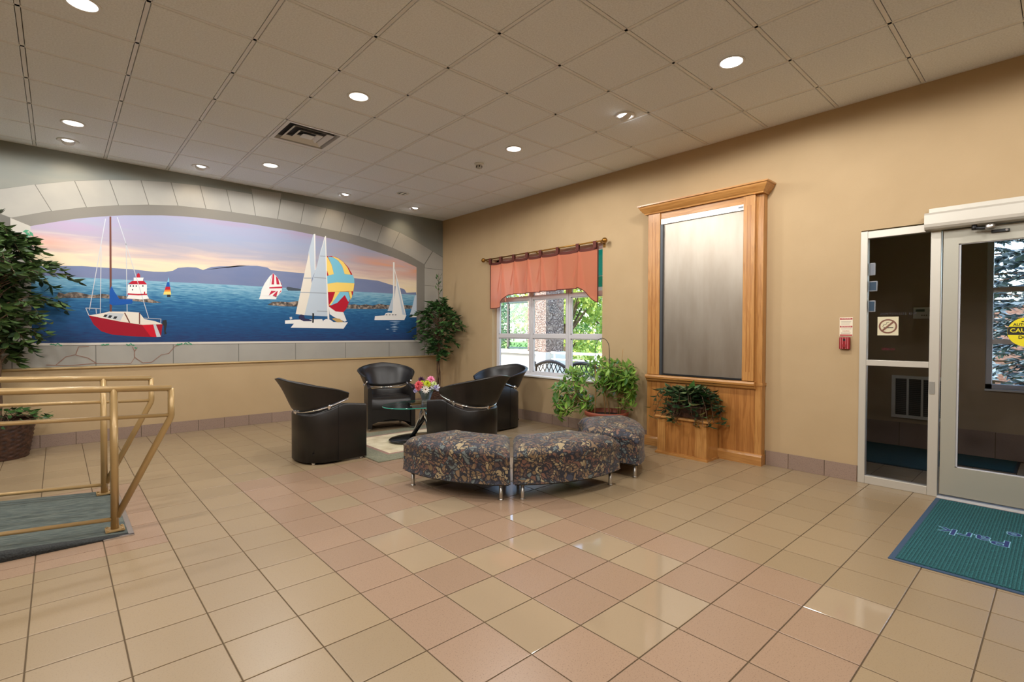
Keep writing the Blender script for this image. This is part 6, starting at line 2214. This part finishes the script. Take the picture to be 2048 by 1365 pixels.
def downlight(a, k, label, on=1):
    x, y = cell(a, k)
    t = thing('downlight', label, 'ceiling light', (x, y, H), group='round recessed ceiling lights')
    MB().lathe([(0.078, -0.001), (0.098, -0.001), (0.099, -0.006), (0.092, -0.009), (0.078, -0.003)], (0, 0, 0), 32).build('trim_ring', M['tbar'], t)
    MB().lathe([(0.078, -0.002), (0.074, -0.0012), (0.0, -0.0012)], (0, 0, 0), 32).build('lens', M['reflector'] if not on else (M['lamp_bright'] if on == 2 else M['lamp_glow']), t)
    if not on:
        for s in (-0.03, 0.03):
            MB().box(s-0.008, s+0.008, -0.06, 0.06, -0.004, -0.002).build('tube', M['black'], t)
    if on:
        seen = shown_size((x, y, H), 0.02) > 0
        spot('downlight_lamp' if seen else 'downlight_lamp_offscreen', (x, y, H-0.03), (0, 0, -1), DL_W*(1.15 if on == 2 else 1.0), 178, 0.18, (1.0, 0.98, 0.95), 0.08)
    return t


DL_W = 72
for a, k, on, lab in ((0.5, 6.5, 1, 'round recessed ceiling light above the ramp, farther from the mural'), (0.5, 2.5, 1, 'round recessed ceiling light above the basket ficus, second row from the mural'),
                      (3.5, 2.5, 1, 'round recessed ceiling light between the air vent and the mural'), (3.5, 6.5, 1, 'round recessed ceiling light two tiles from the square air vent, away from the mural'),
                      (6.5, 6.5, 1, 'round recessed ceiling light next to the smoke detector'), (6.5, 10.5, 2, 'brightest round recessed ceiling light, near the entrance'),
                      (6.5, 2.5, 0, 'unlit round recessed ceiling light near the corner ficus')):
    downlight(a, k, lab, on)
for a, k in ((3.5, 10.5), (0.5, 10.5), (3.5, 14.5), (0.5, 14.5), (6.5, 14.5), (-2.5, 10.5), (-2.5, 14.5), (-2.5, 6.5), (-2.5, 2.5)):
    downlight(a, k, 'round recessed ceiling light beyond the seating group, in the rear half of the lobby')


def eyeball(a, k, aim, label, watts, deg=75):
    x, y = cell(a, k)
    t = thing('eyeball_light', label, 'ceiling light', (x, y, H), group='swivelling eyeball ceiling lights')
    MB().lathe([(0.060, -0.002), (0.095, -0.001), (0.096, -0.006), (0.085, -0.011), (0.062, -0.008)], (0, 0, 0), 32).build('trim_ring', M['tbar'], t)
    d = Vector(aim).normalized()
    q = d.to_track_quat('-Z', 'Y')
    b = MB().lathe([(0.058, 0.02), (0.060, 0.0), (0.056, -0.020), (0.046, -0.034), (0.042, -0.034)], (0, 0, 0), 24)
    b.v = [tuple(q @ Vector(v)) for v in b.v]
    b.build('eyeball', M['tbar'], t)
    b = MB().lathe([(0.043, -0.033), (0.0, -0.030)], (0, 0, 0), 24)
    b.v = [tuple(q @ Vector(v)) for v in b.v]
    b.build('lens', M['lamp_bright'], t)
    p = Vector((x, y, H))+d*0.05
    spot('eyeball_lamp', p, d, watts, deg, 0.9, (1.0, 0.80, 0.56), 0.04)
    return t


eyeball(0.45, 1.45, (0.05, 0.75, -0.7), 'eyeball ceiling light aimed at the arch above the basket ficus', 6)
eyeball(2.47, 1.45, (0.0, 0.75, -0.7), 'eyeball ceiling light aimed at the arch, above the red sailboat', 4.5)
eyeball(5.5, 1.45, (0.0, 0.75, -0.7), 'eyeball ceiling light aimed at the arch, above the catamaran', 4.5)
eyeball(7.45, 1.45, (0.05, 0.75, -0.7), 'eyeball ceiling light aimed at the arch near the corner', 7)
eyeball(6.81, 8.71, (0.75, -0.1, -0.65), 'eyeball ceiling light aimed at the oak water feature', 9)

x, y = cell(6.53, 5.44)
sd = thing('smoke_detector', 'small white smoke detector on the ceiling', 'smoke detector', (x, y, H))
MB().lathe([(0, -0.002), (0.055, -0.002), (0.056, -0.014), (0.045, -0.022), (0.034, -0.024)], (0, 0, 0), 24).build('base', M['white'], sd)
MB().lathe([(0.034, -0.020), (0.036, -0.040), (0.030, -0.056), (0.0, -0.058)], (0, 0, 0), 24).build('head', plain('detector_grey', rgb(190, 188, 184), 0.5), sd)
for k in range(6):
    a = k*math.pi/3
    MB().box(0.0, 0.004, -0.006, 0.006, -0.050, -0.030).build('vent_slot', M['black'], sd).location = (0.0355*math.cos(a), 0.0355*math.sin(a), 0)
for o_ in sd.children:
    if o_.name.startswith('vent_slot'):
        o_.rotation_euler = (0, 0, math.atan2(o_.location.y, o_.location.x))

# air diffuser in place of one tile
x, y = cell(VENT[0]+0.5, VENT[1]+0.5)
av = thing('air_vent', 'square white stepped air diffuser in the ceiling grid', 'air vent', (x, y, H))
darkm = plain('vent_dark', rgb(64, 64, 66), 0.8)
MB().box(-0.285, 0.285, -0.285, 0.285, 0.040, 0.045).build('plenum', darkm, av)


def cone_ring(r0_, z0_, r1_, z1_, nm):
    vv = []
    for r_, z_ in ((r0_, z0_), (r1_, z1_), (r1_-0.004, z1_+0.006), (r0_-0.004, z0_+0.006)):
        vv += [(-r_, -r_, z_), (r_, -r_, z_), (r_, r_, z_), (-r_, r_, z_)]
    ff = []
    for a in range(4):
        for k in range(4):
            ff.append((a*4+k, a*4+(k+1) % 4, ((a+1) % 4)*4+(k+1) % 4, ((a+1) % 4)*4+k))
    MB().add(vv, ff).build(nm, M['tbar'], av)


cone_ring(0.29, 0.0, 0.255, 0.0, 'outer_frame')
cone_ring(0.255, 0.0, 0.235, 0.03, 'outer_frame')
cone_ring(0.205, -0.002, 0.165, 0.024, 'louvre')
cone_ring(0.125, -0.002, 0.085, 0.022, 'louvre')
m = MB().add([(-0.06, -0.06, 0.0), (0.06, -0.06, 0.0), (0.06, 0.06, 0.0), (-0.06, 0.06, 0.0), (0, 0, 0.03)], [(3, 2, 1, 0), (0, 1, 4), (1, 2, 4), (2, 3, 4), (3, 0, 4)])
m.build('centre_plate', M['tbar'], av)
for a in (0, 1):
    b = MB().box(-0.25, 0.25, -0.004, 0.004, 0.028, 0.036)
    o_ = b.build('cross_bar', darkm, av)
    o_.rotation_euler = (0, 0, R(45+90*a))
# ================================================================ OUTSIDE
gm = noisy('patio_concrete', [(0.3, rgb(150, 146, 140)), (0.7, rgb(176, 172, 164))], nscale=6, rough=0.9, spec=0.2)
grs = noisy('lawn', [(0.3, rgb(70, 96, 44)), (0.7, rgb(120, 140, 70))], nscale=3, rough=0.95, spec=0.1)
o = MB().box(0.2, 3.2, -5.6, 12, -0.25, -0.13).build('patio_paving', gm)
tag(o, 'pale concrete patio paving outside the window', 'paving', kind='structure')
o = MB().box(-45, 60, -50, 60, -0.5, -0.27).build('lawn_ground', grs)
tag(o, 'green lawn ground around the building', 'ground', kind='structure')
agg = noisy('pebble_aggregate', [(0.34, rgb(64, 52, 46)), (0.48, rgb(116, 94, 84)), (0.60, rgb(150, 128, 116)), (0.7, rgb(196, 180, 168))], nscale=42, detail=2, rough=0.9, bump=0.6, dist=0.03)
col_ = thing('concrete_column', 'square pebble faced concrete column outside the window', 'column')
MB().box(2.60, 3.18, -0.13, 0.44, 0.905, 4.2).build('shaft', agg, col_)
MB().box(2.52, 3.26, -0.20, 0.10, -0.13, 0.895).build('pier', plain('pier_white', rgb(206, 202, 194), 0.8), col_)
pw = thing('parapet_wall', 'low grey patio wall with pale coping outside the window', 'wall')
MB().box(2.64, 2.84, 0.10, 9, -0.13, 0.845).build('wall', plain('parapet_grey', rgb(150, 144, 136), 0.85), pw)
MB().box(2.60, 2.88, 0.10, 9, 0.845, 0.925).build('coping', plain('coping_pale', rgb(214, 206, 190), 0.8), pw)
dg = plain('dark_green_metal', rgb(38, 62, 60), 0.5)
ws = thing('glass_windscreen', 'green tinted glass windscreen panel above the patio wall', 'windscreen')
MB().box(2.70, 2.74, 0.46, 1.24, 2.005, 2.06).build('top_rail', dg, ws)
MB().box(2.70, 2.74, 0.46, 1.24, 0.945, 0.985).build('bottom_rail', dg, ws)
MB().box(2.70, 2.74, 1.20, 1.26, 0.925, 2.06).build('post', plain('post_brown', rgb(78, 68, 60), 0.6), ws)
MB().box(2.70, 2.74, 0.445, 0.47, 0.925, 2.06).build('post', dg, ws)
MB().box(2.715, 2.723, 0.46, 1.21, 0.985, 2.005).build('pane', M['glass_green'], ws)
rl = thing('patio_railing', 'white pipe railing beside the pebble column outside', 'railing')
wp = plain('rail_white', rgb(226, 226, 226), 0.5)
MB().tube([(2.7, -0.20, 0.885), (2.7, -3.4, 0.885)], 0.026, 10).build('top_rail', wp, rl)
MB().tube([(2.7, -0.20, 0.745), (2.7, -3.4, 0.745)], 0.018, 10).build('rail', wp, rl)
for y in (-0.3, -1.42, -2.5, -3.38):
    MB().tube([(2.7, y, -0.13), (2.7, y, 0.885)], 0.02, 8).build('post', wp, rl)

bn = thing('iron_bench', 'dark cast iron garden bench with lattice back outside the window', 'bench')
bx, by0, by1 = 1.42, -1.02, -2.52
iron = plain('cast_iron', rgb(40, 32, 32), 0.5, 0.3)
L_ = by0-by1


def btop(y):
    q = (by0-y)/L_
    return 0.70+0.095*abs(math.sin(2*math.pi*q))**0.9


pts = [(bx, by0-L_*k/40, btop(by0-L_*k/40)) for k in range(41)]
m = MB().tube(pts, 0.030, 8)
m.tube([(bx, by0, btop(by0)), (bx-0.01, by0+0.04, 0.735), (bx-0.01, by0+0.015, 0.765)], 0.028, 8)
m.build('back_crest', iron, bn)
m = MB()
for k in range(15):
    y = by0-0.03-k*(L_-0.06)/14
    for s in (-1, 1):
        ye = min(max(y+s*0.20, by1+0.03), by0-0.03)
        zt = btop(y)
        m.tube([(bx, y, zt), (bx, (y+ye)/2+s*0.012, (zt+0.42)/2), (bx, ye, 0.42)], 0.0085, 6, cap=False)
m.tube([(bx, by0, 0.42), (bx, by1, 0.42)], 0.014, 8)
for q in (0.5,):
    m.tube([(bx, by0-0.06, 0.56), (bx, by1+0.06, 0.56)], 0.009, 6)
m.build('back_lattice', iron, bn)
for k in range(7):
    xx = bx+0.05+k*0.06
    MB().box(xx, xx+0.045, by1, by0, 0.32, 0.34).build('seat_slat', iron, bn)
for y in (by0, by1):
    MB().tube([(bx, y, btop(y)), (bx-0.02, y, 0.35), (bx-0.06, y, -0.13)], 0.018, 8).build('leg', iron, bn)
    MB().tube([(bx+0.46, y, -0.13), (bx+0.44, y, 0.30), (bx+0.46, y, 0.52), (bx, y, 0.56)], 0.018, 8).build('leg', iron, bn)

aw = thing('green_awning', 'green awning with white stripe outside above the window', 'awning')
agm = cloth('awning_green', rgb(14, 84, 64), rgb(20, 120, 88), 0.35)
ya, yb = -4.3, -2.55
m = MB().add([(0.22, ya, 2.72), (0.22, yb, 2.72), (0.95, yb, 2.20), (0.95, ya, 2.20)], [(0, 1, 2, 3)])
m.add([(0.95, ya, 2.20), (0.95, yb, 2.20), (0.95, yb, 2.03), (0.95, ya, 2.03)], [(0, 1, 2, 3)])
m.build('canopy', agm, aw, fix=False)
MB().box(0.945, 0.955, ya, yb, 2.195, 2.215).build('stripe', M['white'], aw)
MB().box(0.946, 0.952, ya, yb, 1.965, 2.03).build('fringe', M['white'], aw)
for y in (ya, yb):
    MB().tube([(0.21, y, 2.2), (0.94, y, 2.2)], 0.012, 8).build('arm', M['satin_metal'], aw)

# ---- trees
M['tree_a'] = leaf_mat('tree_leaf_sunny', rgb(116, 150, 52), rgb(226, 230, 128), 0.6, 0.45)
M['tree_b'] = leaf_mat('tree_leaf_cool', rgb(84, 122, 92), rgb(170, 198, 160), 0.6, 0.45)
M['tree_c'] = leaf_mat('tree_leaf_deep', rgb(60, 98, 50), rgb(132, 164, 84), 0.6, 0.4)
M['needle'] = leaf_mat('spruce_needle', rgb(58, 76, 82), rgb(142, 162, 168), 0.7, 0.1)


def tree(label, loc, h, rad, n_, mat, seed, zlow=0.8, leaf=0.13):
    rg_ = random.Random(seed)
    t = thing('garden_tree', label, 'tree', loc)
    MB().tube([(0, 0, 0), (0.05, 0.03, h*0.35), (0, 0.0, h*0.8)], [0.16, 0.11, 0.04], 8).build('trunk', M['bark'], t)
    br_ = MB()
    lobes = []
    for k in range(16):
        a = rg_.uniform(0, 6.28)
        f = rg_.random()
        z = zlow+(h-zlow)*(0.12+0.8*f)
        r_ = rad*math.sin(math.pi*min(0.97, 0.2+0.75*f))*rg_.uniform(0.35, 0.8)
        c = Vector((r_*math.cos(a), r_*math.sin(a), z))
        lobes.append((c, rad*rg_.uniform(0.32, 0.5)))
        br_.tube([(0, 0, max(0.3, z*0.55)), tuple(c*0.6+Vector((0, 0, z*0.28))), tuple(c)], [0.05, 0.03, 0.01], 5, cap=False)
    br_.build('branches', M['bark'], t)
    lf = MB()
    for k in range(n_):
        c, lr = lobes[k % len(lobes)]
        while True:
            u = Vector((rg_.uniform(-1, 1), rg_.uniform(-1, 1), rg_.uniform(-1, 1)))
            if u.length < 1:
                break
        u = u.normalized()*(u.length**0.4)
        p = c+u*lr
        p.z = max(p.z, 0.15)
        d = (u+Vector((rg_.uniform(-1, 1), rg_.uniform(-1, 1), rg_.uniform(-1, 0.3)))).normalized()
        s = d.cross(Vector((rg_.uniform(-1, 1), rg_.uniform(-1, 1), rg_.uniform(-1, 1)))).normalized()
        l_ = leaf*rg_.uniform(0.7, 1.3)
        lf.add([p, p+d*l_*0.5+s*l_*0.32, p+d*l_, p+d*l_*0.5-s*l_*0.32], [(0, 1, 2, 3)])
    o_ = lf.build('foliage', mat, t, fix=False)
    o_['kind'] = 'stuff'
    return t


tree('sunlit yellow green tree beside the pebble column outside', (6.4, 2.6, -0.27), 4.6, 1.8, 9000, M['tree_a'], 1, 0.3)
tree('broad sunlit tree behind the patio railing', (9.0, -1.6, -0.27), 5.2, 1.9, 6000, M['tree_a'], 2, 0.3)
tree('cool green tree seen through the glass windscreen', (6.2, 7.4, -0.27), 5.5, 2.0, 9000, M['tree_b'], 3, 0.3)
tree('deep green tree rising behind the windscreen and column', (11.2, 12.0, -0.27), 7.5, 2.8, 7000, M['tree_c'], 4, 0.3, 0.17)
tree('tall deep green tree farther behind the sunlit trees', (11.8, 5.0, -0.27), 7.5, 3.0, 10000, M['tree_c'], 5, 0.3, 0.17)


def spruce(label, loc, h, rad, seed):
    rg_ = random.Random(seed)
    t = thing('spruce_tree', label, 'tree', loc)
    MB().tube([(0, 0, 0), (0, 0, h)], [0.16, 0.02], 8).build('trunk', M['bark'], t)
    br_, nd = MB(), MB()
    for k in range(125):
        f = k/125
        z = 0.25+(h-0.4)*f
        L__ = rad*(1-f)**0.8*rg_.uniform(0.75, 1.1)
        a = k*2.399+rg_.uniform(-0.2, 0.2)
        d = Vector((math.cos(a), math.sin(a), 0))
        pts = [Vector((0, 0, z))+d*L__*q+Vector((0, 0, 0.10*L__*q-0.32*L__*q*q)) for q in (0, 0.35, 0.7, 1.0)]
        br_.tube(pts, [0.02, 0.014, 0.008, 0.003], 4, cap=False)
        for j in range(95):
            q = 0.15+0.85*rg_.random()
            i_ = min(2, int(q*3))
            p = pts[i_].lerp(pts[i_+1], q*3-i_)
            sd_ = d.cross(Vector((0, 0, 1)))*rg_.uniform(-1, 1)
            dd = (d*0.7+sd_+Vector((0, 0, rg_.uniform(-0.6, 0.25)))).normalized()
            s = dd.cross(Vector((rg_.uniform(-1, 1), rg_.uniform(-1, 1), 1))).normalized()
            l_ = 0.15*rg_.uniform(0.7, 1.3)
            nd.add([p, p+dd*l_*0.5+s*0.03, p+dd*l_, p+dd*l_*0.5-s*0.03], [(0, 1, 2, 3)])
    br_.build('branches', M['bark'], t)
    o_ = nd.build('needles', M['needle'], t, fix=False)
    o_['kind'] = 'stuff'
    return t


spruce('blue grey spruce outside the vestibule window', (5.4, -7.75, -0.27), 6.2, 1.75, 6)
spruce('second blue grey spruce farther out behind the vestibule', (9.2, -6.6, -0.27), 7.0, 1.9, 9)
bw = thing('garden_wall', 'low salmon brick wall behind the spruce trees', 'wall')
brick = noisy('salmon_brick', [(0.35, rgb(196, 136, 112)), (0.65, rgb(226, 176, 150))], scale=(1, 3, 12), nscale=3, rough=0.9)
MB().box(11.0, 11.25, -14, -3.0, -0.27, 2.0).build('brickwork', brick, bw)
MB().box(10.95, 11.30, -14, -3.0, 2.0, 2.08).build('coping', plain('wall_coping', rgb(220, 210, 200), 0.8), bw)
